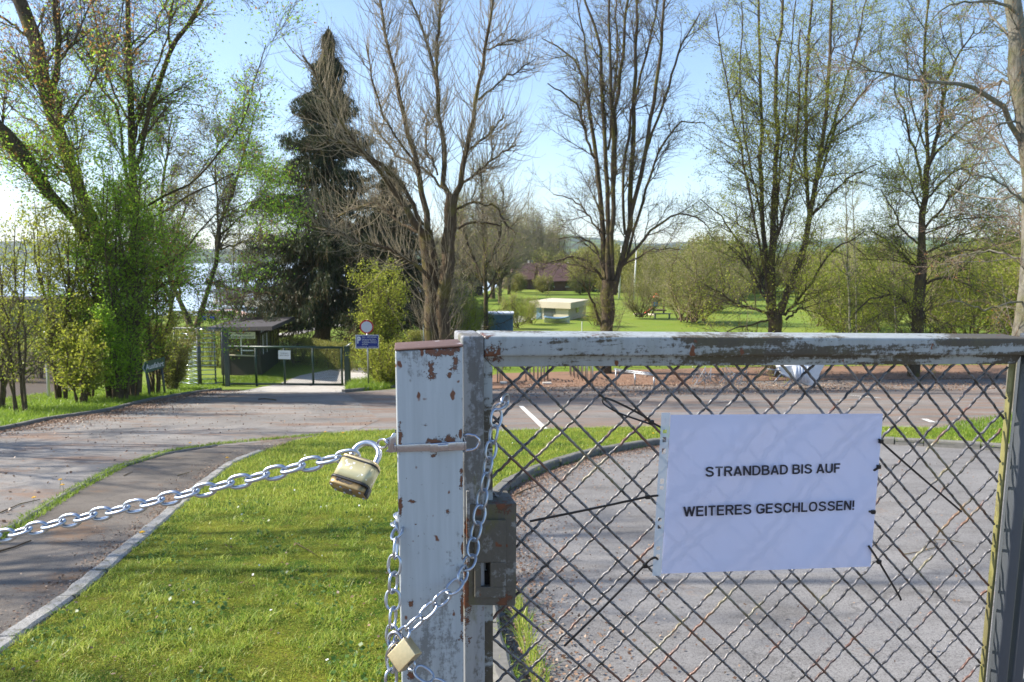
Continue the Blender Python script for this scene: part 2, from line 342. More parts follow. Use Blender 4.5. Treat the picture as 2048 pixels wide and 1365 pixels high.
def grotesk(name, txt, A, B, up, mat, parent, lw=.145, toward=(0, 0, 0)):
    """upright sans capitals drawn as strokes between baseline points A and B"""
    x = 0; strokes = []
    for ch in txt:
        if ch == ' ': x += .30; continue
        st, wd = GLY[ch]
        for s_ in st:
            P = np.array(s_, float)
            if len(P) > 3:
                Q = []; n = len(P)
                for i in range(n - 1):
                    p0, p1, p2, p3 = P[max(0, i - 1)], P[i], P[i + 1], P[min(n - 1, i + 2)]
                    for t in (0, .25, .5, .75): Q.append(.5 * ((2 * p1) + (-p0 + p2) * t + (2 * p0 - 5 * p1 + 4 * p2 - p3) * t * t + (-p0 + 3 * p1 - 3 * p2 + p3) * t ** 3))
                P = np.array(Q + [P[-1]])
            strokes.append(P + [x, 0])
        x += wd + .125
    W = x - .125; A = np.asarray(A, float); B = np.asarray(B, float); up = np.asarray(up, float); tw = np.asarray(toward, float); mb = MB()
    for k, P in enumerate(strokes):
        T = np.gradient(P, axis=0); T /= np.linalg.norm(T, axis=1)[:, None]; Nn = np.stack([-T[:, 1], T[:, 0]], 1) * lw / 2; L_, R_ = P + Nn, P - Nn
        to = lambda q: A + (B - A) * q[0] / W + up * q[1] + tw * (1 + (k % 3) * .35)
        V = [to(q) for q in L_] + [to(q) for q in R_]; n = len(P); mb.add(V, [(i, i + 1, n + i + 1, n + i) for i in range(n - 1)])
    o = wloc(parent); me = bpy.data.meshes.new(name); me.from_pydata([Vector(v) - o for v in mb.V], [], mb.F); return link(name, me, mat, parent)
def structure(o): o['kind'] = 'structure'; return o

# ------------------------------------------------------------------ ground sheets
def sheet(name, pts, mat, off, px=True, cuts=True):
    P = [gp(x, y) if px else np.array([x, y, 0]) for x, y in pts]
    bm = bmesh.new(); vs = [bm.verts.new((p[0], p[1], 0)) for p in P]
    for tri in tessellate_polygon([[Vector((p[0], p[1], 0)) for p in P]]):
        try: bm.faces.new([vs[i] for i in tri])
        except ValueError: pass
    bmesh.ops.bisect_plane(bm, geom=bm.verts[:] + bm.edges[:] + bm.faces[:], plane_co=(0, KINK, 0), plane_no=(0, 1, 0))
    bmesh.ops.recalc_face_normals(bm, faces=bm.faces)
    for v in bm.verts: v.co.z = gz(v.co.y) + off
    for f in bm.faces:
        if f.normal.z < 0: f.normal_flip()
    me = bpy.data.meshes.new(name); bm.to_mesh(me); bm.free()
    return structure(link(name, me, mat))
shore = [(-60, 69), (-20, 70), (-14, 74), (-4, 120), (0, 190), (60, 260), (400, 330), (3500, 600)]
sheet('ground', [(-600, -12), (600, -12), (3500, 590)] + [p for p in shore[::-1]] + [(-600, 64)], M['ground'], 0, px=False)
lk = MB(); lz = gz(99) - .45
lk.add([(-4000, 50, lz), (4000, 50, lz), (4000, 4000, lz), (-4000, 4000, lz)], [(0, 1, 2, 3)])
structure(lk.obj('lake', M['water']))
EDGE = [(-500, 905), (0, 864), (100, 842), (210, 826), (300, 803), (380, 789), (445, 781)]
sheet('car_park', EDGE + [(690, 786), (800, 778), (1000, 760), (1500, 747), (2048, 742), (2900, 736), (2900, 1200), (2600, 1900), (-900, 1900)], M['car_park'], .004)
ROAD = EDGE + [(690, 786), (760, 840), (700, 868), (650, 872), (560, 882), (430, 895), (330, 909), (230, 940), (130, 990), (0, 1068), (-500, 1400), (-900, 1300)]
sheet('road', ROAD, M['road'], .008)
PATHL = [(-400, 1330), (0, 1072), (130, 994), (230, 943), (330, 912), (430, 897), (560, 884), (650, 874), (700, 870)]
LK = [(700, 872), (650, 878), (590, 890), (530, 912), (470, 938), (400, 995), (330, 1062), (245, 1140), (175, 1205), (75, 1282), (0, 1335), (-350, 1640)]
sheet('footpath', PATHL + LK[1:] + [(-900, 1800)], M['path'], .012)
RK = [(1045, 1420), (1028, 1365), (1004, 1290), (985, 1200), (975, 1100), (978, 1040), (1000, 1000), (1030, 977), (1090, 946), (1180, 917), (1310, 894), (1480, 884), (1700, 886), (1960, 902), (2048, 908), (2500, 935)]
sheet('driveway', RK + [(2900, 960), (2900, 1900), (1120, 1900)], M['driveway'], .016)
LTOP = [(2500, 884), (2048, 868), (1960, 866), (1780, 862), (1600, 858), (1330, 861), (1150, 864), (990, 870), (800, 868), (700, 871)]
LAWN = LK + [(-350, 1900), (1120, 1900)] + RK + LTOP
LOFF = .07
sheet('lawn', LAWN, M['lawn'], LOFF)
sheet('concrete_path', [(556, 788), (640, 770), (700, 748), (690, 741), (652, 744), (560, 770), (480, 783), (470, 790)][::-1] and [(470, 786), (560, 768), (600, 752), (660, 741), (735, 736), (735, 765), (700, 776), (690, 787)], M['concrete'], .02)
sheet('garden_path', [(555, 668), (600, 662), (640, 653), (700, 648), (700, 652), (642, 658), (604, 668), (556, 674)], M['concrete'], .02)
sheet('gravel_yard', [(860, 640), (1060, 632), (1068, 640), (1000, 652), (990, 662), (860, 668)], M['concrete'], .02)
sheet('bare_soil', [(-400, 835), (0, 815), (120, 790), (170, 770), (150, 705), (0, 705), (-400, 720)], M['dark_soil'], .02)
sheet('street', [(-40, -11.9), (40, -11.9), (40, 1.95), (-40, 1.95)], M['path'], .006, px=False)
sheet('leafy_strip', [(2900, 752), (2048, 757), (1500, 763), (1000, 778), (900, 785), (830, 775), (1000, 748), (1500, 735), (2048, 730), (2900, 724)], m_asphalt('leafy_soil', (.12, .085, .06), (.20, .13, .09), .5, (.24, .14, .09), (.4, 1.5, 1)), .024)

# hills beyond the lake
def hills():
    rs = np.random.RandomState(4); V = []; Fc = []; nx, ny = 140, 12
    for j in range(ny):
        for i in range(nx):
            x = -2600 + 5800 * i / (nx - 1); t = j / (ny - 1)
            y = 1150 + 1500 * t + (x < -400) * 0
            h = (26 + 22 * math.sin(x * .0016 + 1) + 15 * math.sin(x * .0047 + 2) + 7 * math.sin(x * .013) + 3 * math.sin(x * .05 + j)) * math.sin(min(1, t * 1.25) * math.pi / 2) ** 1.3
            h += 18 * math.exp(-((x + 1400) / 500) ** 2) * t
            V.append((x, y, lz - 1 + max(0, h) + 24 * t + rs.rand() * 2 * t))
    for j in range(ny - 1):
        for i in range(nx - 1):
            a = j * nx + i; Fc.append((a, a + 1, a + nx + 1, a + nx))
    structure(npmesh('hills', V, Fc, M['hill'], None, True))
hills()

# ------------------------------------------------------------------ kerbs
def kerb(name, px, wd, top, depth, side, seed, mat='granite', L=.5, pxl=True):
    """stones along a line; side = +1/-1 which side the width goes"""
    rs = random.Random(seed); P = [gp(x, y) if pxl else np.array([x, y, gz(y)]) for x, y in px]; P = np.array(P)[:, :2]
    seg = np.linalg.norm(np.diff(P, axis=0), axis=1); cum = np.concatenate([[0], np.cumsum(seg)])
    def pos(s):
        i = min(np.searchsorted(cum, s, 'right') - 1, len(seg) - 1); t = (s - cum[i]) / seg[i]; return P[i] * (1 - t) + P[i + 1] * t
    mb = MB(); s = 0
    while s < cum[-1] - .05:
        l = L * rs.uniform(.7, 1.5); e = min(s + l, cum[-1]); a = pos(s + .006); b = pos(e - .006)
        d = nrm(np.append(b - a, 0)); nn = np.array([-d[1], d[0], 0]) * side
        k = max(2, int((e - s) / .12)); ring = []
        j1 = rs.uniform(-.008, .008)
        for i in range(k + 1):
            t = i / k; q = a * (1 - t) + b * t; q3 = np.array([q[0], q[1], gz(q[1])])
            w0 = rs.uniform(-.006, .006) + j1; w1 = wd + rs.uniform(-.008, .008); h = top + rs.uniform(-.004, .004)
            ring.append([q3 + nn * w0 + [0, 0, -depth], q3 + nn * (w0 + .006) + [0, 0, h - .012], q3 + nn * (w0 + .022) + [0, 0, h], q3 + nn * (w1 - .02) + [0, 0, h + .002], q3 + nn * w1 + [0, 0, h - .012], q3 + nn * w1 + [0, 0, -depth]])
        V = [v for r in ring for v in r]; Fs = []
        for i in range(k):
            for j in range(5): Fs.append((i * 6 + j, i * 6 + j + 1, i * 6 + 7 + j, i * 6 + 6 + j))
        Fs += [tuple(range(6)), tuple(k * 6 + j for j in range(6))]
        mb.add(V, Fs); s = e
    return structure(mb.obj(name, M[mat]))
kerb('lawn_kerb', LK[3:][::-1], .12, .085, .05, 1, 1)
kerb('driveway_kerb', RK, .11, .11, .02, 1, 2, 'granite_dark')
kerb('path_kerb', [(-300, 1262), (0, 1066), (130, 988), (230, 938), (330, 908), (430, 893)], .07, .03, .05, -1, 3, 'granite_dark')
kerb('verge_kerb', EDGE, .10, .08, .05, 1, 4, 'granite_dark')
kerb('gate_kerb', [(690, 786), (740, 781), (800, 775), (900, 768)], .12, .10, .05, 1, 5, 'granite_dark')

# ------------------------------------------------------------------ vectorised tubes and leaves
def vt(P, R, k):
    K, m, _ = P.shape; T = np.gradient(P, axis=1); T /= np.linalg.norm(T, axis=2)[..., None] + 1e-9
    ref = np.where(np.abs(T[:, :1, 2:3]) < .8, np.array([0, 0, 1.]), np.array([1., 0, 0]))
    n1 = np.cross(T, np.broadcast_to(ref, T.shape)); n1 /= np.linalg.norm(n1, axis=2)[..., None] + 1e-9; n2 = np.cross(T, n1)
    a = np.arange(k) * 2 * math.pi / k
    V = P[:, :, None, :] + R[:, :, None, None] * (n1[:, :, None, :] * np.cos(a)[None, None, :, None] + n2[:, :, None, :] * np.sin(a)[None, None, :, None])
    base = (np.arange(K) * m * k)[:, None, None] + (np.arange(m - 1) * k)[None, :, None]
    j = np.arange(k)[None, None, :]; j2 = (j + 1) % k
    Fc = np.stack([base + j, base + j2, base + k + j2, base + k + j], -1).reshape(-1, 4)
    return V.reshape(-1, 3), Fc
def vt_obj(name, sets, k, mat, parent, smooth=True):
    Vs = []; Fs = []; o = 0
    for P, R in sets:
        V, Fc = vt(P, R, k); Vs.append(V); Fs.append(Fc + o); o += len(V)
    return npmesh(name, np.concatenate(Vs), np.concatenate(Fs), mat, parent, smooth)
def resample(A, m):
    A = np.asarray(A, float); s = np.concatenate([[0], np.cumsum(np.linalg.norm(np.diff(A[:, :3], axis=0), axis=1))]); t = np.linspace(0, s[-1], m)
    return np.stack([np.interp(t, s, A[:, i]) for i in range(4)], 1)
def limbs(rs, D, lst, m=14, wob=.03):
    P = []; R = []
    for e in lst:
        pts, dd = e if isinstance(e, tuple) and isinstance(e[0], list) else (e, rs.uniform(-1, 1) * D * .05)
        n = len(pts); A = []
        d0, d1 = (dd if isinstance(dd, tuple) else (0, dd))
        for i, (x, y, wd) in enumerate(pts):
            d = D + d0 + (d1 - d0) * i / max(1, n - 1); q = at(x, y, d); A.append([q[0], q[1], q[2], (wd * .40 if wd > 26 else wd * .29) * d / F])
        A = resample(A, m); A[1:, :3] += rs.normal(0, wob, (m - 1, 3)) * np.minimum(1, A[1:, 3:4] * 30 + .3); P.append(A[:, :3]); R.append(A[:, 3])
    return np.array(P), np.array(R)
def kids(rs, P, R, n, L, spread, up, wob=.12, m=5, t=(.15, 1), rr=.55, rmin=.004, rcap=.05, wpow=1, tl=.5, out=None):
    K, mm, _ = P.shape; ln = np.linalg.norm(np.diff(P, axis=1), axis=2).sum(1) ** wpow
    idx = rs.choice(K, n, p=ln / ln.sum()); tt = rs.uniform(t[0], t[1], n); f = tt * (mm - 1) * .999; i = f.astype(int); fr = (f - i)[:, None]
    pos = P[idx, i] * (1 - fr) + P[idx, i + 1] * fr; tan = P[idx, i + 1] - P[idx, i]; tan /= np.linalg.norm(tan, axis=1)[:, None] + 1e-9
    r0 = np.minimum(R[idx, i] * rr, rcap); r0 = np.maximum(r0, rmin)
    v = rs.normal(0, 1, (n, 3)); v -= tan * (v * tan).sum(1)[:, None]; v /= np.linalg.norm(v, axis=1)[:, None] + 1e-9
    sp = rs.uniform(spread[0], spread[1], n)[:, None]; d = tan * np.cos(sp) + v * np.sin(sp)
    Ls = rs.uniform(L[0], L[1], n) * (1 - tl * tt); st = (Ls / (m - 1))[:, None]
    Q = [pos]; p = pos
    for s in range(m - 1):
        d = d + np.array([0, 0, 1.0]) * up * (1 if np.isscalar(up) else 1) + rs.normal(0, wob, (n, 3)); d /= np.linalg.norm(d, axis=1)[:, None]; p = p + d * st; Q.append(p)
    Q = np.stack(Q, 1); q = np.linspace(0, 1, m)[None, :]; RR = r0[:, None] * (1 - q) + rmin * q * .7
    return Q, RR
def leafpos(rs, P, n, t=(.2, 1), jit=.05):
    K, m, _ = P.shape; idx = rs.randint(0, K, n); f = rs.uniform(t[0], t[1], n) * (m - 1) * .999; i = f.astype(int); fr = (f - i)[:, None]
    return P[idx, i] * (1 - fr) + P[idx, i + 1] * fr + rs.normal(0, jit, (n, 3))
def quads(rs, c, a, b):
    V = np.stack([c - a, c + b, c + a, c - b], 1).reshape(-1, 3); n = len(c); return V, np.arange(4 * n).reshape(n, 4)
def leaves(rs, c, size, name, mat, parent, ar=.6, flatten=.0):
    n = len(c); u = rs.normal(0, 1, (n, 3)); u[:, 2] *= 1 - flatten; u /= np.linalg.norm(u, axis=1)[:, None]; v = rs.normal(0, 1, (n, 3)); v[:, 2] *= 1 - flatten
    v -= u * (v * u).sum(1)[:, None]; v /= np.linalg.norm(v, axis=1)[:, None]; s = (size * rs.uniform(.5, 1.2, n))[:, None] * .5
    V, Fc = quads(rs, c, u * s, v * s * ar); return npmesh(name, V, Fc, mat, parent)

def tree(name, label, group, D, lst, seed, cfg, base=None, mats=('bark', 'twig'), leaf=None, lst_m=14, cat='tree'):
    """traced limbs, then branches, twigs (and young leaves) grown off them"""
    rs = np.random.RandomState(seed); P, R = limbs(rs, D, lst, lst_m)
    p0 = P[0, 0].copy(); t = thing(name, p0, label, cat, group)
    gs = [(P, R)]
    vt_obj('trunk', gs, 9, M[mats[0]], t)
    tw = []; cur = (P, R); last = None
    for c in cfg:
        src = cur if c.get('src', 0) == 0 else (P, R)
        cc = {k: v for k, v in c.items() if k not in ('src', 'keep')}
        nk = kids(rs, src[0], src[1], **cc); tw.append(nk); cur = nk if not c.get('keep') else cur
    vt_obj('branches', [tw[0]], 5, M[mats[0]] if len(mats) < 3 else M[mats[2]], t)
    vt_obj('twigs', tw[1:], 3, M[mats[1]], t, False)
    if leaf:
        for (nm, n, size, mt, js, *zz) in leaf:
            c = np.concatenate([leafpos(rs, q[0], int(n / len(tw[-2:])), (.3, 1), js) for q in tw[-2:]])
            if zz: c = c[rs.rand(len(c)) < np.clip(1 - (c[:, 2] - zz[0][0]) / (zz[0][1] - zz[0][0]), zz[0][2], 1)]
            if not zz: pass
            leaves(rs, c, size, nm, M[mt], t)
    return t
#TREES
# ------------------------------------------------------------------ the gate at the camera
GU = nrm(ray(7064, 701)); GV = nrm(ray(1004, 11400)); GV = nrm(GV)
GN = nrm(np.cross(GU, GV)); GN = GN if GN @ _Fw < 0 else -GN       # towards the camera
G0 = _E + ray(925, 672) * .875; GS = .897
def G(u, v, off=0): return G0 + GU * u * GS + GV * v * GS + GN * off
def onp(x, y, off=0):
    r = ray(x, y); return _E + r * (((G0 + GN * off - _E) @ GN) / (r @ GN))
# painted steel of the gate
def spx(lst, off=0): # spots given by picture position on the gate plane, relative to the gate's base
    out = []
    for (x, y, r, sx, sz) in lst:
        p = onp(x, y, off) - gbase; out.append((p[0], p[1], p[2], r * .875 / F, sx, sz))
    return out
gbase = G(.4, 1.5); gbase[2] = gz(gbase[1])
gate = thing('mesh_gate', gbase, 'weathered pale grey gate leaf filled with diagonal wire mesh, beside the rusty post', 'gate')
M['frame'] = m_steel('frame_paint', (.39, .42, .42), spx([(985, 712, 26, 1, 1), (960, 670, 20, .5, 1.5)]), grime=.94, moss=.15, pit=.70, grime_lo=.50, gv=(.22, .22, 2.2))
M['stile'] = m_steel('stile_paint', (.35, .36, .37), spx([(934, 1190, 26, 2.2, .25), (1000, 1260, 20, 1.2, .3), (935, 1060, 14, 2, .3)]), grime=.62, moss=.55, pit=.72, grime_lo=.525, gv=(1.8, 1, .5))
def uvprism(mb, pts, o0, o1): mb.prism([G(u, v, o0) for u, v in pts], GN * (o1 - o0)); return mb
VB = 1.50; UR0, UR1 = .878, .900
mb = MB(); uvprism(mb, [(.0277, 0), (UR0, 0), (UR0, .0263), (.0277, .0263)], 0, -.050); mb.obj('top_rail', M['frame'], gate, True, .0035, 3)
mb = MB(); uvprism(mb, [(.0277, VB), (UR0, VB), (UR0, VB - .028), (.0277, VB - .028)], 0, -.050); mb.obj('bottom_rail', M['frame'], gate, True, .003, 2)
mb = MB(); uvprism(mb, [(-.001, 0), (.0275, 0), (.0275, VB), (-.001, VB)], 0, -.050); mb.obj('stile', M['stile'], gate, True, .0035, 3)
mb = MB(); uvprism(mb, [(UR0 + .0003, 0), (UR1, 0), (UR1, VB), (UR0 + .0003, VB)], -.002, -.016); mb.obj('stile', M['grey_post'], gate, True, .003, 2)
g_ = .0004
mb = MB(); uvprism(mb, [(.0280, .0266), (UR0 - .0003, .0266), (UR0 - .011, .0416), (.0418 + g_, .0416)], -.012, -.048); mb.obj('inner_rail', M['frame'], gate, True, .001, 2)
mb = MB(); uvprism(mb, [(.0280, .0268), (.0418 - g_, .0418), (.0418 - g_, VB - .03), (.0280, VB - .03)], -.0125, -.048); mb.obj('inner_stile', M['frame'], gate, True, .001, 2)
M['lichen'] = m_steel('lichen_paint', (.25, .23, .085), (), grime=.5, moss=.9, grime_lo=.5)
mb = MB(); uvprism(mb, [(UR0 - .0005, .0420), (UR0 - .0060, .0420), (UR0 - .0060, VB - .03), (UR0 - .0005, VB - .03)], -.020, -.028); mb.obj('inner_stile', M['lichen'], gate, True, .001, 2)
# wire mesh
def m_wire():
    n = NT('wire_zinc'); a = n.noise(14, 3, .6); b = n.noise(95, 4, .7, n.vec((1, 1, 1), (4, 1, 0))); k = n.noise(9, 2, .5, n.vec((1, 1, 1), (1, 9, 3)))
    c = n.mix(n.ramp(b, [(.42, 0.0), (.58, 1.0)]), (.03, .026, .024), (.22, .215, .23))
    c = n.mix(n.ramp(b, [(.55, 0.0), (.62, 1.0)]), c, (.05, .04, .03))
    c = n.mix(n.ramp(a, [(.56, 0.0), (.62, 1.0)]), c, (.15, .07, .045))
    c = n.mix(n.math('MULTIPLY', n.ramp(k, [(.62, 0.0), (.68, 1.0)]), .4), c, (.34, .29, .13))
    return n.fin(c, .38, .0, .7)
M['wire'] = m_wire()
def wires():
    rs = np.random.RandomState(8); P = []
    u0, u1, v0, v1 = .040, UR0 - .010, .0400, VB - .03
    for fam, (b0, b1, per, m, off, ia, oa) in enumerate([(.081, .1135, .1044, 1.012, -.0235, .00022, .0007), (.3819, .4143, .1065, -1.07, -.0262, .0005, .0008)]):
        for k in range(-18, 24):
            for b in (b0, b1):
                a = b + per * k
                vv = [v0, v1] ; uu = [a + m * (v - .075) for v in vv]
                # clip to u range
                pts = []
                for uq in (u0, u1):
                    vq = .075 + (uq - a) / m
                    if v0 <= vq <= v1: pts.append((uq, vq))
                for uq, vq in zip(uu, vv):
                    if u0 <= uq <= u1: pts.append((uq, vq))
                if len(pts) < 2: continue
                pts.sort(key=lambda q: q[1]); (ua, va), (ub, vb) = pts[0], pts[-1]
                L = math.hypot(ub - ua, vb - va) * GS
                if L < .01: continue
                n = max(4, int(L / .0026)); P.append((ua, va, ub, vb, n, off, ia, oa, rs.uniform(0, 6), L, m))
    Vs = []; Fs = []; o = 0
    for (ua, va, ub, vb, n, off, ia, oa, ph, L, m) in P:
        t = np.linspace(0, 1, n); s = t * L
        wob = rs.normal(0, .0004) * np.sin(t * 3) + .0006 * np.sin(s * 9 + ph)
        u = ua + (ub - ua) * t; v = va + (vb - va) * t; nv = np.array([(vb - va), -(ub - ua)]) / math.hypot(ub - ua, vb - va)
        lat = ia * np.sin(s * 2 * math.pi / .0112 + ph) + wob; of = off + oa * np.cos(s * 2 * math.pi / .025 + ph)
        Q = G0 + np.outer(u * GS + nv[0] * lat, GU) + np.outer(v * GS + nv[1] * lat, GV) + np.outer(of, GN)
        V, Fc = vt(Q[None], np.full((1, n), .00178), 6); Vs.append(V); Fs.append(Fc + o); o += len(V)
    npmesh('wire_mesh', np.concatenate(Vs), np.concatenate(Fs), M['wire'], gate, True)
wires()
# lock case
M['lockcase'] = m_steel('lock_case_paint', (.27, .27, .255), spx([(1010, 1200, 22, 1, 1), (1000, 1015, 18, .6, 1)]), grime=.74, moss=.6, pit=.68, grime_lo=.42)
def pxprism(mb, pts, o0, o1): mb.prism([onp(x, y, o0) for x, y in pts], GN * (o1 - o0)); return mb
KX0, KX1, KY0, KY1 = 962, 981, 1126, 1174
mb = MB()
for q in ([(938, 1010), (1033, 1008), (1032, KY0), (938, KY0)], [(938, KY1), (1032, KY1), (1030, 1212), (938, 1210)], [(938, KY0 + .3), (KX0, KY0 + .3), (KX0, KY1 - .3), (938, KY1 - .3)], [(KX1, KY0 + .3), (1032, KY0 + .3), (1032, KY1 - .3), (KX1, KY1 - .3)]):
    pxprism(mb, q, .0015, -.046)
mb.obj('lock_case', M['lockcase'], gate, False)
mb = MB()
for q in ([(950, 1041), (1012, 1041), (1012, KY0 - 1), (950, KY0 - 1)], [(950, KY1 + 1), (1012, KY1 + 1), (1011, 1196), (950, 1196)], [(950, KY0 - .6), (KX0, KY0 - .6), (KX0, KY1 + .6), (950, KY1 + .6)], [(KX1, KY0 - .6), (1012, KY0 - .6), (1012, KY1 + .6), (KX1, KY1 + .6)]):
    pxprism(mb, q, .0065, .0016)
mb.obj('lock_cover', M['lockcase'], gate, False, .0006, 2)
mb = MB(); pxprism(mb, [(KX0, 1146), (KX1, 1146), (KX1, KY1 - .5), (KX0, KY1 - .5)], -.006, -.02); mb.obj('keyhole_backing', M['dark_void'], gate)  # dark backing added in the keyhole, its depth shade painted as colour
mb = MB(); pxprism(mb, [(KX1 - 5, KY0 + .5), (KX1 - .5, KY0 + .5), (KX1 - .5, 1146), (KX1 - 5, 1146)], -.001, -.02); mb.obj('keyhole_backing', M['dark_void'], gate)
mb = MB(); pxprism(mb, [(933, 983), (940, 983), (940, 1130), (934, 1130)], .004, .0002); mb.obj('latch_plate', M['stile'], gate, False, .0008)

# neighbouring leaf at the right edge
nb = G(1.0, VB); nb[2] = gz(nb[1])
ng = thing('neighbouring_gate', nb, 'second grey gate leaf just entering the right edge of the picture behind the stile', 'gate')
mb = MB(); uvprism(mb, [(.914, -.002), (.935, -.002), (.935, VB), (.914, VB)], -.004, -.05); mb.obj('stile', M['grey_post'], ng, True, .003)
mb = MB(); uvprism(mb, [(.9355, -.002), (1.5, -.002), (1.5, .038), (.9355, .038)], -.004, -.05); mb.obj('top_rail', M['frame'], ng, True, .003)
mb = MB()
for k in range(22):
    v = .10 + k * .0655
    mb.tube([G(.936, v, -.025), G(1.5, v + .6, -.025)], .0017, 6); mb.tube([G(.936, v, -.029), G(1.5, v - .6, -.029)], .0017, 6)
mb.obj('wire_mesh', M['wire'], ng, True)

# ------------------------------------------------------------------ rusty post
PN = nrm(np.array([-.14 * -1, -1, 0.02])); PC = _E + ray(860, 1000) * .80
def onpost(x, y, off=0):
    r = ray(x, y); return _E + r * (((PC + PN * off - _E) @ PN) / (r @ PN))
a0, a1, b1_, b0_ = onpost(790, 703), onpost(925.5, 695), onpost(929, 1700), onpost(810, 1700)
dv = nrm(b0_ - a0); ext = (1.62 - (EYE - a0[2]) + .0)
ext = (a0[2] - gz(.8) + .05) / -dv[2]
dn1 = nrm(b1_ - a1)
pb = (a0 + a1) / 2 + dv * ext; 
post = thing('steel_post', (pb[0], pb[1] + .04, gz(.8)), 'square white steel post with peeling paint and rust brown top beside the mesh gate', 'post')
pw = np.array(wloc(post))
def psp(lst):
    out = []
    for (x, y, r, sx, sz) in lst:
        p = onpost(x, y) - pw; out.append((p[0], p[1], p[2], r * .80 / F, sx, sz))
    return out
M['post'] = m_steel('post_paint', (.48, .515, .525), psp([(872, 882, 20, .75, 1.5), (900, 878, 15, .8, 1.2), (880, 704, 24, .45, 1.9), (862, 742, 14, 1, .7), (910, 726, 13, 1, .6), (898, 752, 9, 1, 1), (868, 910, 9, 1, 1), (824, 1003, 6, .6, 1.4), (894, 1024, 6, 1, 1), (923, 960, 15, 3, .45), (924, 1220, 18, 3.2, .22), (800, 880, 18, 3, .45), (801, 1015, 16, 3, .5), (822, 1210, 9, 1.2, .6), (822, 1350, 14, 1, 1), (921, 870, 12, 3, .6), (849, 852, 6, .8, 1), (925, 1100, 14, 3.5, .4)]), grime=.55, pit=.685, grime_lo=.53, gv=(1.6, 1, .22))
H = ext; nv_ = -PN * .072
side = nrm(a1 - a0)
fr = [a0, a1, a1 + dn1 * H * 1.002, a0 + dv * H]
mb = MB(); mb.hexa(fr, [p + nv_ for p in fr]); mb.obj('shaft', M['post'], post, True, .0022, 3)
# cap plate, rusted, with flakes of white paint
def m_cap():
    n = NT('rusted_cap'); f = n.noise(160, 4, .7); k = n.noise(70, 3, .6, n.vec((.45, 1, 1), (2, 2, 2)))
    c = n.mix(f, (.11, .060, .048), (.20, .125, .105)); c = n.mix(n.ramp(k, [(.66, 0.0), (.675, 1.0)]), c, (.8, .8, .8))
    n.bump(f, .4, .001); return n.fin(c, .75, .1)
upv = -nrm(dv + dn1)
ca = [a0 - side * .0006 + PN * .0008, a1 + side * .0006 + PN * .0008]
cq = [ca[0], ca[1], ca[1] + nv_ * 1.02, ca[0] + nv_ * 1.02]
mb = MB(); mb.hexa([p + upv * .0003 for p in cq], [p + upv * .0026 for p in cq]); mb.obj('cap_plate', m_cap(), post, True, .0013, 3)

# stainless band with hasp and ring
bd = thing('band_clamp', onpost(860, 895), 'shiny stainless steel band clamped around the post, with a ring on its right side', 'clamp')
mb = MB(); B0, B1 = onpost(792.5, 890.5, .0016), onpost(929, 884, .0016); T0, T1 = onpost(793, 905, .0016), onpost(929.5, 901, .0016)
ins = PN * .0015
def strap(a, b, c, d, th): mb.hexa([a, b, c, d], [a - th, b - th, c - th, d - th])
strap(B0, B1, T1, T0, ins); sL = -side * .0018; sR = side * .0018
for q0, q1, s_ in ((B0, T0, sL), (B1, T1, sR)):
    mb.hexa([q0 + s_ * .2, q1 + s_ * .2, q1 - PN * .078 + s_ * .2, q0 - PN * .078 + s_ * .2], [q0 + s_, q1 + s_, q1 - PN * .078 + s_, q0 - PN * .078 + s_])
strap(B0 - PN * .078, B1 - PN * .078, T1 - PN * .078, T0 - PN * .078, -ins)
mb.obj('band', M['steel'], bd, True, .0002)
mb = MB(); c0 = onpost(886, 893.5, .0017); mb.box(c0 + PN * .0015, (.026, .003, .0092), [side, PN, -dv]); mb.box(c0 + PN * .003 + side * .0, (.011, .005, .007), [side, PN, -dv]); mb.obj('clip', M['steel'], bd, True, .0008)
mb = MB(); ra = [(924, 871), (938, 869.5), (950, 872), (957.5, 879), (958.5, 887), (953, 896), (944, 900.5), (934, 901.5), (924, 902)]
mb.tube(np.array([onpost(x, y, -.006) for x, y in ra]), .0017, 10); mb.obj('ring', M['steel'], bd, True)
mb = MB()
hp = [(793, 868), (787.5, 866), (780.5, 875), (770, 878.5), (768, 885), (776, 891), (776, 899), (771, 903.5), (782, 906.5), (793, 904)]
mb.prism([onpost(x, y, -.004) for x, y in hp], -PN * .0018)
rp = [(765 + 9.5 * math.cos(a) * 1.0, 887.5 + 8.5 * math.sin(a)) for a in np.linspace(0, 2 * math.pi, 25)[:-1]]
mb.tube([onpost(x, y, -.005 + .006 * math.cos(i / 24 * 2 * math.pi)) for i, (x, y) in enumerate(rp)], .0013, 8, closed=True)
mb.obj('hasp', M['steel'], bd, True, .0003)

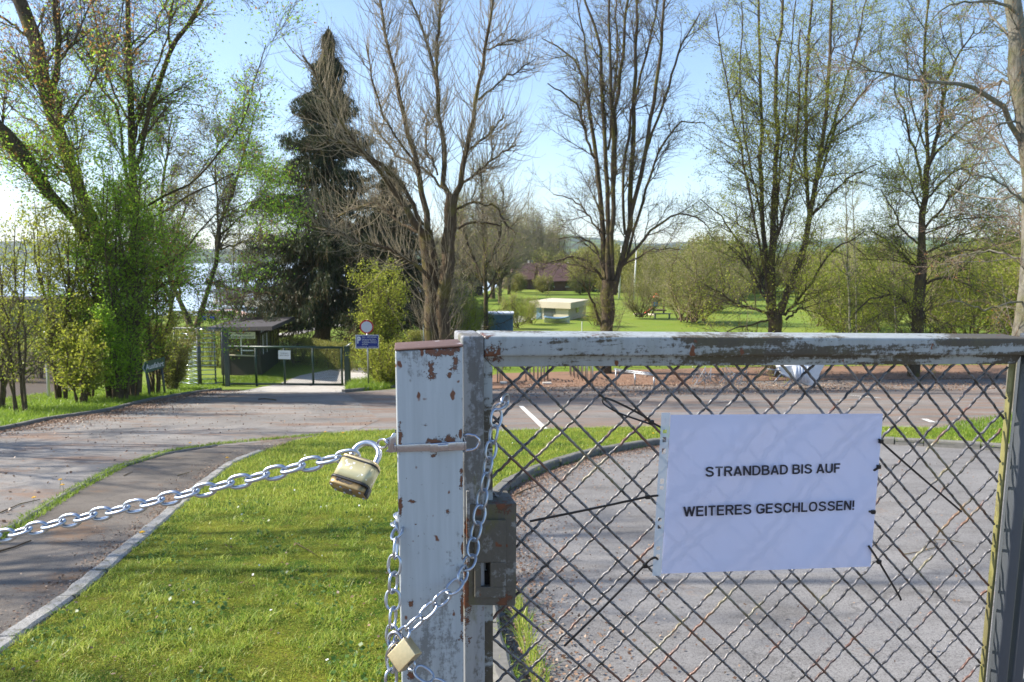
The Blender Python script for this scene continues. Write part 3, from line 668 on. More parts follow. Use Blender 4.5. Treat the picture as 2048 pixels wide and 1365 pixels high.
# ------------------------------------------------------------------ chains
def link_mesh(name, pitch, dia, wid, wave=.0):
    a = (pitch + dia) / 2; b = (wid - dia) / 2; n = 36; pts = []
    for i in range(n):
        t = 2 * math.pi * i / n; c, s_ = math.cos(t), math.sin(t)
        pts.append((a * math.copysign(abs(c) ** .82, c), b * math.copysign(abs(s_) ** .82, s_), 0))
    mb = MB(); rr = [dia / 2 * (1 + (.16 if abs(i - 27) < 2 else 0)) for i in range(n)]
    mb.tube(pts, rr, 10, closed=True)
    me = bpy.data.meshes.new(name); me.from_pydata(mb.V, [], mb.F); me.materials.append(M['zinc']); me.polygons.foreach_set('use_smooth', [True] * len(me.polygons)); return me
def chain(name, label, grp, path, pitch, dia, wid, twist, start=0, base=None, tw_amp=.12, seed=0, close=False, p2=None):
    """path = world points; links every pitch along it"""
    rs = random.Random(seed)
    A = np.array(path); 
    # smooth (Catmull)
    Q = []
    for i in range(len(A) - 1):
        p0, p1, p2_, p3 = A[max(0, i - 1)], A[i], A[i + 1], A[min(len(A) - 1, i + 2)]
        for t in np.linspace(0, 1, 12, endpoint=False):
            Q.append(.5 * ((2 * p1) + (-p0 + p2_) * t + (2 * p0 - 5 * p1 + 4 * p2_ - p3) * t * t + (-p0 + 3 * p1 - 3 * p2_ + p3) * t ** 3))
    Q.append(A[-1]); Q = np.array(Q); s = np.concatenate([[0], np.cumsum(np.linalg.norm(np.diff(Q, axis=0), axis=1))])
    n = int(s[-1] / pitch); f = s[-1] / pitch / n if n else 1; me = link_mesh('link', pitch, dia, wid)
    root = thing(name, Q[0] if base is None else base, label, 'chain', grp); rl = wloc(root)
    view = None
    for i in range(n + 1):
        c = np.array([np.interp(i * pitch * f, s, Q[:, k]) for k in range(3)]); d = np.array([np.interp(min(s[-1], i * pitch * f + pitch * .4), s, Q[:, k]) - np.interp(max(0, i * pitch * f - pitch * .4), s, Q[:, k]) for k in range(3)])
        X = nrm(d); vw = nrm(_E - c); Z = nrm(vw - X * (vw @ X)); Y = np.cross(Z, X)
        ang = (twist if (i + start) % 2 == 0 else twist + math.pi / 2) + rs.uniform(-tw_amp, tw_amp)
        Y2 = Y * math.cos(ang) + Z * math.sin(ang); Z2 = np.cross(X, Y2)
        o = bpy.data.objects.new('link', me); C.objects.link(o); o.parent = root
        m4 = Matrix(((X[0], Y2[0], Z2[0], c[0] - rl.x), (X[1], Y2[1], Z2[1], c[1] - rl.y), (X[2], Y2[2], Z2[2], c[2] - rl.z), (0, 0, 0, 1)))
        o.matrix_local = m4
    return root
ch1 = [(-3400, 1560, 1.12), (-2400, 1470, 1.05), (-1500, 1340, .99), (-800, 1220, .945), (-330, 1138, .90), (-180, 1110, .88), (-30, 1079.5, .865), (53, 1061.6, .855), (131, 1043.6, .85), (209, 1026.5, .84), (284, 1010, .835), (358.6, 992.5, .83), (434.5, 974, .825), (509, 956, .82), (582, 938, .815), (650, 921.5, .81), (695, 914, .807)]
_ep = _E + ray(-3400, 1560) * 1.12; lp = thing('chain_post', (_ep[0] - .05, _ep[1], gz(_ep[1])), 'round grey post outside the picture on the left holding the end of the taut chain', 'post')
mb = MB(); mb.tube([(_ep[0] - .05, _ep[1], gz(_ep[1]) - .05), (_ep[0] - .05, _ep[1], _ep[2] + .12)], .03, 14); mb.obj('shaft', M['grey_post'], lp, True)
mb = MB(); mb.tube([_ep + [.012 * math.cos(a) - .012, 0, .012 * math.sin(a)] for a in np.linspace(0, 6.283, 13)[:-1]], .0025, 8, closed=True); mb.obj('eye', M['zinc'], lp, True)
chain('chain', 'taut galvanised link chain stretched from the left picture edge to the big padlock', None, [_E + ray(x, y) * d for x, y, d in ch1], .0199, .0041, .0172, .40, 0, tw_amp=.05, seed=2)
c2 = [(1010, 803, .885), (1000, 812, .872), (995, 822, .862), (990, 853, .858), (985, 882, .856), (980, 912, .853), (974, 942.5, .851), (969, 973, .849), (963, 1004, .847), (957.5, 1039, .843), (950, 1072, .838), (944, 1105, .83), (933, 1137, .815), (915, 1166, .797), (893, 1190, .787), (866, 1213, .782), (838, 1240, .778), (810, 1266, .776), (792, 1288, .776), (783, 1312, .782), (781, 1331, .786), (782, 1356, .788), (784, 1385, .79), (785, 1420, .79), (786, 1460, .79)]
chain('chain', 'thin galvanised chain hanging from the mesh gate diagonally across the post front', 'thin chains looped round the post', [_E + ray(x, y) * d for x, y, d in c2], .0168, .0031, .0172, .78, 1, tw_amp=.25, seed=5)
c3 = [(812, 1010, .90), (803, 1030, .87), (797, 1048, .835), (795, 1063, .80), (792, 1090, .788), (789.5, 1123, .787), (787, 1156, .787), (786, 1189, .787), (786, 1224, .786), (785, 1255, .785), (784, 1285, .784), (787, 1305, .785)]
chain('chain', 'short vertical run of thin chain along the left edge of the post', 'thin chains looped round the post', [_E + ray(x, y) * d for x, y, d in c3], .0168, .0031, .0172, .5, 0, tw_amp=.35, seed=9)
c4 = [(818, 1326, .788), (831, 1336, .781), (848, 1349, .778), (870, 1363, .777), (893, 1378, .777), (915, 1400, .778)]
chain('chain', 'loose end of thin chain emerging beneath the small brass padlock', 'thin chains looped round the post', [_E + ray(x, y) * d for x, y, d in c4], .0168, .0031, .0172, .9, 0, tw_amp=.3, seed=12)

# ------------------------------------------------------------------ padlocks
camR = np.array([1, 0, 0.]); 
def frame3(x, d):                       # camera-space (right, up, toward) vectors -> world axes
    cv = lambda v: camR * v[0] + _Up * v[1] - _Fw * v[2]
    X = nrm(cv(x)); D_ = cv(d); D_ = nrm(D_ - X * (D_ @ X)); Z = -D_; N_ = np.cross(X, Z) * 1.0
    N_ = N_ if N_ @ _Fw < 0 else -N_
    return X, N_, Z
def rbox(wd, th, pts=7, r=.3):           # rounded rectangle outline, wd along X, th along N
    out = []; rr = th * r
    for cx, cy, a0_ in ((wd / 2 - rr, th / 2 - rr, 0), (-wd / 2 + rr, th / 2 - rr, 90), (-wd / 2 + rr, -th / 2 + rr, 180), (wd / 2 - rr, -th / 2 + rr, 270)):
        for k in range(pts): a = math.radians(a0_ + 90 * k / (pts - 1)); out.append((cx + rr * math.cos(a), cy + rr * math.sin(a)))
    return out
def stack(mb, c, ax, secs):              # secs = [(z, outline)], same count
    X, N_, Z = ax; n = len(secs[0][1]); V = [c + X * p[0] + N_ * p[1] + Z * z for z, o in secs for p in o]
    Fs = [tuple(range(n))[::-1], tuple((len(secs) - 1) * n + i for i in range(n))]
    for k in range(len(secs) - 1):
        for i in range(n): j = (i + 1) % n; Fs.append((k * n + i, k * n + j, (k + 1) * n + j, (k + 1) * n + i))
    return mb.add(V, Fs)
ax = frame3((.93, -.235, .27), (-.37, -.85, .52)); X, N_, Z = ax; cen = _E + ray(712, 949) * .80
pl = thing('padlock', cen, 'big pale yellow padlock with black rubber bands hanging from the band clamp', 'padlock')
W_, T_, H_ = .0405, .022, .0290
mb = MB(); o1 = rbox(W_, T_, 7, .34); o2 = rbox(W_ - .0025, T_ - .0025, 7, .34); o3 = rbox(W_ + .0008, T_ + .0008, 7, .34)
stack(mb, cen, ax, [(-H_ / 2 + .0045, o1), (H_ / 2 - .004, o1)]); mb.obj('body', M['lock_body'], pl, True)
mb = MB(); stack(mb, cen, ax, [(H_ / 2 - .0028, o1), (H_ / 2 - .0008, o1), (H_ / 2 + .001, o2)]); mb.obj('top_plate', M['brass'], pl, True)
mb = MB(); stack(mb, cen, ax, [(-H_ / 2 - .0045, rbox(W_ - .001, T_ - .001, 7, .34)), (-H_ / 2 - .0028, rbox(W_ + .0002, T_ + .0002, 7, .34)), (-H_ / 2 + .0028, rbox(W_ + .0002, T_ + .0002, 7, .34))]); mb.obj('bottom_plate', M['brass_dark'], pl, True)
mb = MB(); stack(mb, cen, ax, [(H_ / 2 - .0042, o3), (H_ / 2 - .0028, o3)]); mb.obj('rubber_band', M['rubber'], pl, True)
mb = MB(); stack(mb, cen, ax, [(-H_ / 2 + .0026, rbox(W_ + .002, T_ + .002, 7, .34)), (-H_ / 2 + .0050, rbox(W_ + .0018, T_ + .0018, 7, .34))])
mb.box(cen + X * (W_ / 2 + .0002) - Z * (H_ / 2), (.0016, T_ * .5, .009), [X, N_, Z]); mb.obj('rubber_band', M['rubber'], pl, True, 0)
mb = MB()
zb = -H_ / 2 - .0045
for sx in (-.016, -.0055, .0055, .016):
    for sy in (-.0072, .0072):
        c_ = cen + X * sx + N_ * sy + Z * (zb - .0006)
        for lat in range(1): mb.tube([c_ + Z * .0012, c_, c_ - Z * .0006, c_ - Z * .0008], [.0015, .0014, .0009, .0002], 10)
mb.obj('rivets', M['zinc_dull'], pl, True)
mb = MB(); mb.tube([cen + Z * (zb - .0000), cen + Z * (zb - .0007)], .0055, 20); mb.box(cen + Z * (zb - .0009), (.004, .0012, .0006), [X, N_, Z]); mb.obj('keyway', M['lockcase'], pl)
hx, r_, hh = .0140, .0033, .0150; arc = []
for t in np.linspace(0, 1, 5): arc.append((-hx, (H_ / 2 - .002) + t * hh * .55))
for a in np.linspace(math.pi, 0, 15): arc.append((hx * math.cos(a), H_ / 2 + hh * .55 + hx * .95 * math.sin(a)))
for t in np.linspace(1, 0, 5): arc.append((hx, (H_ / 2 - .002) + t * hh * .55))
arc = [q for i, q in enumerate(arc) if i == 0 or math.dist(q, arc[i - 1]) > .0006]
mb = MB(); mb.tube([cen + X * x + Z * z for x, z in arc], r_, 8); mb.obj('shackle', M['zinc'], pl, True)
fN = N_ * (T_ / 2 + .0006)
lettering('lettering', 'Master', cen + fN - X * .0118 - Z * (H_ / 2 + .0009), cen + fN + X * .0062 - Z * (H_ / 2 + .0009), Z * .0032, M['ink'], pl, .015)

ax = frame3((.62, .69, .12), (.60, -.66, .42)); X, N_, Z = ax; cen = _E + ray(809, 1309) * .768
pl = thing('padlock', cen, 'small square brass padlock joining the thin chains low on the post', 'padlock')
W_, T_, H_ = .0255, .0125, .0205
def rect(w, t): return [(w / 2, t / 2), (-w / 2, t / 2), (-w / 2, -t / 2), (w / 2, -t / 2)]
mb = MB(); stack(mb, cen, ax, [(-H_ / 2, rect(W_, T_)), (H_ / 2, rect(W_, T_))]); mb.obj('body', M['brass'], pl, True, .0009, 3)
mb = MB(); mb.tube([cen - Z * (H_ / 2 - .0002), cen - Z * (H_ / 2 + .0005)], .0035, 16); mb.obj('keyway', M['lockcase'], pl)
arc = []; hx = .0078
for t in np.linspace(0, 1, 4): arc.append((-hx, H_ / 2 - .002 + t * .008))
for a in np.linspace(math.pi, 0, 13)[1:-1]: arc.append((hx * math.cos(a), H_ / 2 + .006 + hx * math.sin(a)))
for t in np.linspace(1, 0, 4): arc.append((hx, H_ / 2 - .002 + t * .008))
mb = MB(); mb.tube([cen + X * x + Z * z for x, z in arc], .0023, 10); mb.obj('shackle', M['shackle_dark'], pl, True)

# ------------------------------------------------------------------ the notice in its punched sleeve
def paper_mats():
    n = NT('printing_paper'); n.fin((.70, .72, .90), .4, 0, .3); n.translucent((.6, .62, .9), .06)
    n.bump(n.noise(22, 3, .5), .12, .004); M['paper'] = n.m
    n = NT('clear_sleeve'); n.fin((.80, .80, .9), .10, 0, .6); n.b.inputs['Alpha'].default_value = .14; n.bump(n.noise(30, 3), .3, .002); M['sleeve'] = n.m
    n = NT('milky_sleeve'); n.fin((.66, .74, .80), .2, 0, .6); n.b.inputs['Alpha'].default_value = .8; M['sleeve_strip'] = n.m
paper_mats()
PQ = [(1341, 830), (1766, 827.5), (1741, 1133.5), (1322.5, 1148)]
def bil(Q, s, t): (x0, y0), (x1, y1), (x2, y2), (x3, y3) = Q; return ((x0 * (1 - s) + x1 * s) * (1 - t) + (x3 * (1 - s) + x2 * s) * t, (y0 * (1 - s) + y1 * s) * (1 - t) + (y3 * (1 - s) + y2 * s) * t)
def bulge(s, t): return -.0125 + .0035 * math.sin(s * 5.2 + 1) * math.sin(t * 4 + .6) + .0015 * math.sin(s * 17 + t * 9)
def patch(name, Q, mat, parent, n=28, m=20, lift=0, sub=None):
    V = []; Fs = []
    for j in range(m + 1):
        for i in range(n + 1):
            s, t = i / n, j / m; x, y = bil(Q, s, t); S_, T__ = ((x - 1311) / 455, (y - 828) / 320); V.append(onp(x, y, bulge(S_, T__) + lift))
    for j in range(m):
        for i in range(n): a = j * (n + 1) + i; Fs.append((a, a + 1, a + n + 2, a + n + 1))
    return npmesh(name, V, Fs, mat, parent, True)
nt = thing('notice', onp(1540, 1141, -.016), 'large white notice STRANDBAD BIS AUF WEITERES GESCHLOSSEN in a clear sleeve on the mesh', 'notice')
patch('paper', PQ, M['paper'], nt)
patch('sleeve', [(1330, 823), (1768, 820), (1742, 1142), (1316, 1155)], M['sleeve'], nt, lift=.0009)
# punched strip: a ladder of small patches leaves the holes open
hs = [.115, .165, .235, .42, .46, .655, .70, .83, .885]
rows = []; y0 = 0
strip = [(1331, 826), (1341, 826), (1322, 1153), (1304, 1153)]
SQ = [(1323, 826), (1340.5, 826), (1322, 1152), (1304.5, 1152)]
def sp(name, s0, s1, t0, t1): patch(name, [bil(SQ, s0, t0), bil(SQ, s1, t0), bil(SQ, s1, t1), bil(SQ, s0, t1)], M['sleeve_strip'], nt, 2, 2, .0012)
mb = MB(); Vv = []; Ff = []
def addq(s0, s1, t0, t1):
    b_ = len(Vv)
    for s, t in ((s0, t0), (s1, t0), (s1, t1), (s0, t1)):
        x, y = bil(SQ, s, t); Vv.append(onp(x, y, bulge((x - 1311) / 455, (y - 828) / 320) + .0012))
    Ff.append((b_, b_ + 1, b_ + 2, b_ + 3))
prev = 0
for h in hs:
    hw = .016 if h in (.165, .235, .42, .885) else .011
    addq(0, 1, prev, h - hw); addq(0, .30, h - hw, h + hw); addq(.72, 1, h - hw, h + hw); prev = h + hw
addq(0, 1, prev, 1)
npmesh('punched_strip', Vv, Ff, M['sleeve_strip'], nt)
def sgn_pt(x, y): return onp(x, y, bulge((x - 1311) / 455, (y - 828) / 320) + .0014)
grotesk('lettering', 'STRANDBAD BIS AUF', sgn_pt(1411, 954), sgn_pt(1680, 945.5), sgn_pt(1411, 934.5) - sgn_pt(1411, 954), M['ink'], nt, .175, GN * .00012)
grotesk('lettering', 'WEITERES GESCHLOSSEN!', sgn_pt(1367.5, 1034), sgn_pt(1707.5, 1020), sgn_pt(1370, 1014) - sgn_pt(1370, 1034), M['ink'], nt, .175, GN * .00012)

# cable ties
def tie(lbl, runs, off=.002):
    a = runs[0][0]; t = thing('cable_tie', onp(a[0], a[1], off - .02), lbl, 'cable tie', 'black cable ties holding the notice')
    mb = MB()
    for run in runs:
        wv = run[0][3] if len(run[0]) > 3 else .0011
        P = np.array([onp(q[0], q[1], q[2]) for q in run])
        if len(P) > 2:
            s = np.linspace(0, 1, len(P)); tt = np.linspace(0, 1, len(P) * 4); P = np.stack([np.interp(tt, s, P[:, k]) for k in range(3)], 1)
            for _ in range(3): P[1:-1] = (P[:-2] + 2 * P[1:-1] + P[2:]) / 4
        mb.tube(P, .0018, 4, flatten=(GN, .55))
    mb.obj('strap', M['tie'], t, False)
    mb = MB(); h = runs[-1][0]; mb.box(onp(h[0], h[1], h[2] + .0005), (.0055, .0055, .0042), [GU, GV, GN]); mb.obj('head', M['tie'], t, False, .0006)
tie('looped double cable tie at the top left corner of the notice', [[(1300, 840, -.012), (1265, 820, -.012), (1230, 803, -.014), (1212, 796, -.018), (1204, 799, -.026), (1206, 808, -.028), (1235, 826, -.022), (1270, 838, -.016), (1302, 849, -.012)], [(1303, 845, -.012), (1318, 853, -.011), (1329, 859, -.012)]])
tie('long cable tie pointing left from the middle of the notice left edge', [[(1060, 1043, -.004), (1150, 1025, -.006), (1240, 1006, -.010), (1295, 994, -.012)], [(1295, 994, -.012), (1310, 992, -.011), (1319, 991, -.012)]])
tie('cable tie at the bottom left corner of the notice, tail running down left', [[(1128, 1293, -.006), (1170, 1252, -.008), (1230, 1192, -.010), (1288, 1132, -.014)], [(1290, 1132, -.014), (1296, 1122, -.010), (1310, 1114, -.010), (1317, 1120, -.014), (1309, 1130, -.022), (1294, 1135, -.02)]])
tie('long cable tie running down to the right from the upper right edge of the notice', [[(1762, 884, -.012), (1800, 918, -.010), (1860, 970, -.008), (1923, 1024, -.004)], [(1762, 883, -.011), (1757, 879, -.011)]])
tie('short hooked cable tie end on the upper right edge of the notice', [[(1759, 929, -.020), (1757, 936, -.010), (1749, 941, -.011), (1745, 942, -.016)], [(1757, 934, -.012), (1754, 938, -.012)]])
tie('stubby cable tie at the middle of the right edge of the notice', [[(1737, 1023, -.012), (1744, 1024, -.010), (1751, 1025, -.014)], [(1746, 1024, -.012), (1749, 1024, -.012)]])
tie('cable tie hanging from the bottom right corner of the notice with its tail below', [[(1737, 1092, -.011), (1748, 1108, -.009), (1758, 1124, -.009)], [(1758, 1124, -.010), (1778, 1158, -.008), (1800, 1195, -.006), (1802, 1201, -.006)]])
# ------------------------------------------------------------------ kiosk, gates and signs in the middle distance
def vbox(mb, p, w_, d_, h, ux=(1, 0, 0), uy=(0, 1, 0)):       # box standing on point p (base centre)
    mb.box(np.asarray(p, float) + np.array([0, 0, h / 2]), (w_, d_, h), [np.asarray(ux, float), np.asarray(uy, float), [0, 0, 1.]])
def tower(x, y, D): return at(x, y, D)
# kiosk
kc = at(520, 752, 33.2); zb = gz(40); kc[2] = zb
kl = at(447, 752, 33.6); kl[2] = zb; kr = at(558, 735, 38.0); kr[2] = zb
kx = nrm(kl - kc); ky = nrm(kr - kc); kw = np.linalg.norm(kl - kc); kd = np.linalg.norm(kr - kc); kz = np.array([0, 0, 1.])
kio = thing('ticket_kiosk', (kc + kl + kr + (kl + kr - kc)) / 4, 'dark brown wooden ticket kiosk with an overhanging roof behind the low green gate', 'kiosk')
def K(a, b, z): return kc + kx * a + ky * b + kz * z
WT = 2.02
def panel(mb, a0, b0, a1, b1, z0, z1, th=.06):
    p, q = K(a0, b0, 0), K(a1, b1, 0); d = nrm(q - p); nn = np.array([-d[1], d[0], 0]) * th / 2
    mb.hexa([p - nn + kz * z0, q - nn + kz * z0, q + nn + kz * z0, p + nn + kz * z0], [p - nn + kz * z1, q - nn + kz * z1, q + nn + kz * z1, p + nn + kz * z1])
mb = MB()
SL = .80; HD = 1.72
panel(mb, 0, 0, kw, 0, 0, SL + .05); panel(mb, 0, 0.03, 0, kd, 0, SL + .02); panel(mb, kw, 0, kw, kd, 0, SL); panel(mb, 0, kd, kw, kd, 0, SL)
panel(mb, 0, 0, kw, 0, HD, WT); panel(mb, 0, .03, 0, kd, HD, WT + .1); panel(mb, kw, 0, kw, kd, HD, WT); panel(mb, 0, kd, kw, kd, HD, WT + .1)
mb.obj('wall', M['dark_wood'], kio)
for a, b in ((0, 0), (kw, 0), (0, kd), (kw, kd)): m2 = MB(); vbox(m2, K(a, b, 0), .15 if b == 0 else .09, .15 if b == 0 else .09, WT, kx, ky); m2.obj('corner_post', M['dark_wood'], kio)
for b in (.20, .38, .56, .74, .88): m2 = MB(); vbox(m2, K(0, b * kd, SL), .05, .05, HD - SL, kx, ky); m2.obj('mullion', M['dark_wood'], kio)
for a in (.55,): m2 = MB(); vbox(m2, K(a * kw - .12, .0, SL), .045, .05, HD - SL, kx, ky); m2.box(K(a * kw - .42, 0, 1.08), (.62, .05, .04), [kx, ky, kz]); m2.obj('window_frame', M['white'], kio)
m2 = MB(); m2.box(K(kw / 2, -.02, SL + .07), (kw - .2, .3, .04), [kx, ky, kz]); m2.obj('counter', M['cream'], kio)
def m_win():
    n = NT('kiosk_pane'); n.fin((.11, .115, .05), .06, 0, .5); n.b.inputs['Alpha'].default_value = .55; return n.m
M['pane'] = m_win()
for (a0_, b0_, a1_, b1_) in ((.1, 0, kw - .1, 0), (0, .1, 0, kd - .1), (.1, kd, kw - .1, kd), (kw, .1, kw, kd - .1)):
    m2 = MB(); panel(m2, a0_, b0_, a1_, b1_, SL + .06, HD, .01); m2.obj('window_pane', M['pane'], kio)
for b in (.14, .33): m2 = MB(); vbox(m2, K(-.05, b * kd, SL + .05), .02, .12, .85, kx, ky); m2.obj('notice_sheet', M['sign_white'], kio)
rq = [at(412, 656, 33.2), at(544, 653, 31.8), at(590, 633.5, 39.5), at(470, 639, 41)]
m2 = MB(); m2.hexa([p - kz * .16 for p in rq], rq); m2.obj('roof', M['felt'], kio)
sgA, sgB = at(450.5, 679, 33.0), at(510, 679, 33.0)
m2 = MB(); m2.hexa([at(451, 677.5, 33.0), at(510.5, 677.5, 33.0), at(510.5, 677.5, 33.04), at(451, 677.5, 33.04)], [at(451, 664, 33.0), at(510.5, 664.5, 33.0), at(510.5, 664.5, 33.04), at(451, 664, 33.04)])
sb = m2.obj('sign_board', M['sign_cream'], kio); 
yy = np.array([0, -.006, 0])
lettering('lettering', 'Willkommen im', at(470.5, 669.2, 33.0) + yy, at(502, 669.2, 33.0) + yy, kz * .068, M['ink'], sb, .02)
lettering('lettering', 'Seebad Henndorf', at(464.5, 675.8, 33.0) + yy, at(508, 675.8, 33.0) + yy, kz * .078, M['ink'], sb, .02)
m2 = MB()
for q in ([(453.5, 666.3), (455.5, 666), (455, 668.5)], [(456, 666), (457.5, 666), (454, 673), (453, 672)], [(458, 669), (461.5, 665.5), (461.8, 670), (458.5, 674), (457, 672)], [(456, 675.8), (462, 675.8), (462.3, 672), (459, 674)]):
    m2.prism([at(x, y, 33.0) + yy * .3 for x, y in q], yy * .6)
m2.obj('emblem', M['ink'], sb)
sA, sB = K(-.06, .25, 1.83), K(-.06, 2.2, 1.86)
lettering('lettering', 'BADEKASSE', sA, sB, kz * .22, M['sign_white'], kio, .02)

# far green gate
GDp = 29.4
fg = thing('driveway_gate', gD(570, GDp), 'low dark green mesh gate on two wheels closing the path by the kiosk', 'gate')
ga, gb = at(453, 700, GDp), at(686, 700, GDp); ga[2] = gb[2] = 0
zt, zbm = at(0, 694, GDp)[2], at(0, 768, GDp)[2] + .0
def P3(p, z): return np.array([p[0], p[1], z])
m2 = MB(); m2.tube([P3(ga, zt), P3(gb, zt - .03)], .046, 8); m2.obj('top_rail', M['green_steel'], fg, True)
m2 = MB(); m2.tube([P3(ga, zbm), P3(gb, zbm - .03)], .042, 8); m2.obj('bottom_rail', M['green_steel'], fg, True)
for x in (453, 511, 568, 625, 683):
    p = at(x, 700, GDp); m2 = MB(); m2.tube([P3(p, zt - .03), P3(p, zbm)], .042, 8); m2.obj('upright', M['green_steel'], fg, True)
m2 = MB(); w_ = gb[0] - ga[0]; h_ = zt - zbm
for k in range(-16, 58):
    for s_ in (1, -1):
        x0 = k * .082; xs = [x0, x0 + h_ * s_] if s_ == 1 else [x0, x0 - h_]
        q = []
        for t in (0, 1):
            q.append((xs[t], h_ * t))
        (xa, za), (xb, zb2) = q
        if xb < xa: xa, za, xb, zb2 = xb, zb2, xa, za
        if xb < 0 or xa > w_: continue
        if xa < 0: za += (zb2 - za) * (0 - xa) / (xb - xa); xa = 0
        if xb > w_: zb2 -= (zb2 - za) * (xb - w_) / (xb - xa); xb = w_
        m2.tube([(ga[0] + xa, GDp, zbm + za), (ga[0] + xb, GDp, zbm + zb2)], .0040, 3)
m2.obj('wire_mesh', M['green_steel'], fg)
for x in (514, 622):
    p = at(x, 773, GDp); m2 = MB(); m2.tube([p + [-.03, 0, 0], p + [.03, 0, 0]], .075, 14); m2.tube([p + [0, 0, .02], p + [0, 0, .12]], .02, 6); m2.obj('wheel', M['rubber'], fg, True)
p = gD(692, GDp + .1); fp = thing('gate_post', p, 'thick dark green square post at the right end of the green gate', 'post')
m2 = MB(); vbox(m2, p, .2, .2, at(0, 693, GDp)[2] - p[2]); m2.obj('shaft', M['green_steel'], fp, False, .01)
m2 = MB(); m2.tube([at(693, 693, GDp), at(703, 686, GDp)], .02, 6); m2.obj('stay', M['zinc_dull'], fp, True)
fn = thing('notice', at(569, 719, GDp - .08), 'small white notice hung on the middle of the low green gate', 'notice')
m2 = MB(); m2.hexa([at(556.5, 718.5, GDp - .07), at(581, 719, GDp - .07), at(581, 719, GDp - .06), at(556.5, 718.5, GDp - .06)], [at(556.5, 701, GDp - .07), at(581, 701.5, GDp - .07), at(581, 701.5, GDp - .06), at(556.5, 701, GDp - .06)])
m2.obj('paper', M['sign_white'], fn)
for tx, x0, x1, y in (('STRANDBAD BIS AUF', 561, 576, 707.6), ('WEITERES GESCHLOSSEN!', 559, 578, 711.8)):
    lettering('lettering', tx, at(x0, y, GDp - .078), at(x1, y, GDp - .078), kz * .021, M['ink'], fn, .02)

# turnstile
tb = gD(395, 29.6); tz = at(0, 658, 29.6)[2]
tn = thing('turnstile', tb, 'tall galvanised full height turnstile with rows of horizontal bars left of the kiosk', 'turnstile')
def X_(x, D=29.6): return at(x, 700, D)[0]
m2 = MB(); m2.tube([(X_(397), 29.6, tz), (X_(397), 29.6, tb[2])], .075, 12); m2.obj('column', M['grey_post'], tn, True)
for k in range(13):
    z = tb[2] + .08 + k * (tz - tb[2] - .1) / 12
    m2 = MB()
    for a in (8, 128, 248):
        a = math.radians(a + 6); m2.tube([(X_(397), 29.6, z), (X_(397) + .62 * math.cos(a), 29.6 + .62 * math.sin(a), z)], .016, 6)
    m2.obj('arm', M['zinc'], tn, True)
for x0, x1 in ((330, 390),):
    for k in range(12):
        z = tb[2] + .05 + k * (tz - tb[2] - .1) / 12; m2 = MB(); m2.tube([(X_(345), 30.2, z), (X_(385), 29.7, z)], .014, 6); m2.obj('bar', M['zinc'], tn, True)
m2 = MB()
for x in (345, 425, 441): m2.tube([(X_(x), 29.8, tz), (X_(x), 29.8, tb[2])], .028, 8)
m2.tube([(X_(345), 29.8, tz), (X_(446), 29.8, tz)], .04, 8); m2.tube([(X_(441), 29.8, tb[2] + .1), (X_(425), 29.8, tb[2] + .1)], .02, 8)
m2.obj('frame', M['grey_post'], tn, True)
gp2 = thing('gate_post', gD(449, 29.2), 'tall grey square post between the turnstile and the green gate', 'post')
m2 = MB(); vbox(m2, gD(449, 29.2), .15, .15, at(0, 657, 29.2)[2] - gz(29.2)); m2.obj('shaft', M['grey_post'], gp2, False, .012)

# exit sign
ex = thing('exit_sign', gD(305, 23.6), 'green arrow sign reading Ausfahrt on two short grey posts', 'sign')
for x, D_, yt in ((291, 23.2, 745), (322, 24.4, 738)):
    m2 = MB(); m2.tube([gD(x, D_, -.1), at(x, yt - 12, D_)], .034, 10); m2.obj('leg', M['grey_post'], ex, True)
q = [(283.5, 738), (289, 724), (329, 714), (328.5, 735), (291.5, 747.5)]; DD = [23.0, 23.1, 24.4, 24.4, 23.1]
m2 = MB(); m2.prism([at(x, y, d - .05) for (x, y), d in zip(q, DD)], (0, .03, 0)); pb_ = m2.obj('panel', M['sign_green'], ex)
lettering('lettering', 'Ausfahrt', at(291.3, 740.5, 23.03), at(327.5, 731.5, 24.28), kz * .148, M['sign_white'], ex, .025)
m2 = MB(); m2.prism([at(x, y, d - .07) for (x, y), d in zip([(284.5, 736.5), (288.3, 725), (290.2, 726), (286.6, 736.8), (291.3, 744.5), (289.8, 745.8)], [23.0] * 6)], (0, .01, 0)); m2.obj('arrow', M['sign_white'], ex)

# no vehicles + parking sign
ps = thing('traffic_sign', gD(733, 27.5), 'round white sign with a red ring above a blue parking board on one post', 'sign')
m2 = MB(); m2.tube([gD(734, 27.5, -.1), at(734, 640, 27.5)], .03, 10); m2.obj('pole', M['zinc_dull'], ps, True)
def disc(mb, c, r, th, r0=0):
    n = 40; o = [c + np.array([r * math.cos(a), 0, r * math.sin(a)]) for a in np.linspace(0, 2 * math.pi, n + 1)[:-1]]
    mb.prism(o, (0, th, 0))
c0 = at(733.3, 654.2, 27.42)
m2 = MB(); disc(m2, c0, 13.9 * 27.4 / F, .012); m2.obj('red_ring', M['sign_red'], ps)
m2 = MB(); disc(m2, c0 + [0, -.006, 0], 11.1 * 27.4 / F, .005); m2.obj('white_disc', M['sign_white'], ps)
def rectpx(mb, x0, y0, x1, y1, D, th=.01): mb.hexa([at(x0, y1, D), at(x1, y1, D), at(x1, y1, D) + [0, th, 0], at(x0, y1, D) + [0, th, 0]], [at(x0, y0, D), at(x1, y0, D), at(x1, y0, D) + [0, th, 0], at(x0, y0, D) + [0, th, 0]])
m2 = MB(); rectpx(m2, 711, 670.3, 757.5, 697.2, 27.43); m2.obj('border', M['sign_white'], ps)
m2 = MB(); rectpx(m2, 712.6, 671.8, 756, 695.8, 27.42, .008); m2.obj('board', M['sign_blue'], ps)
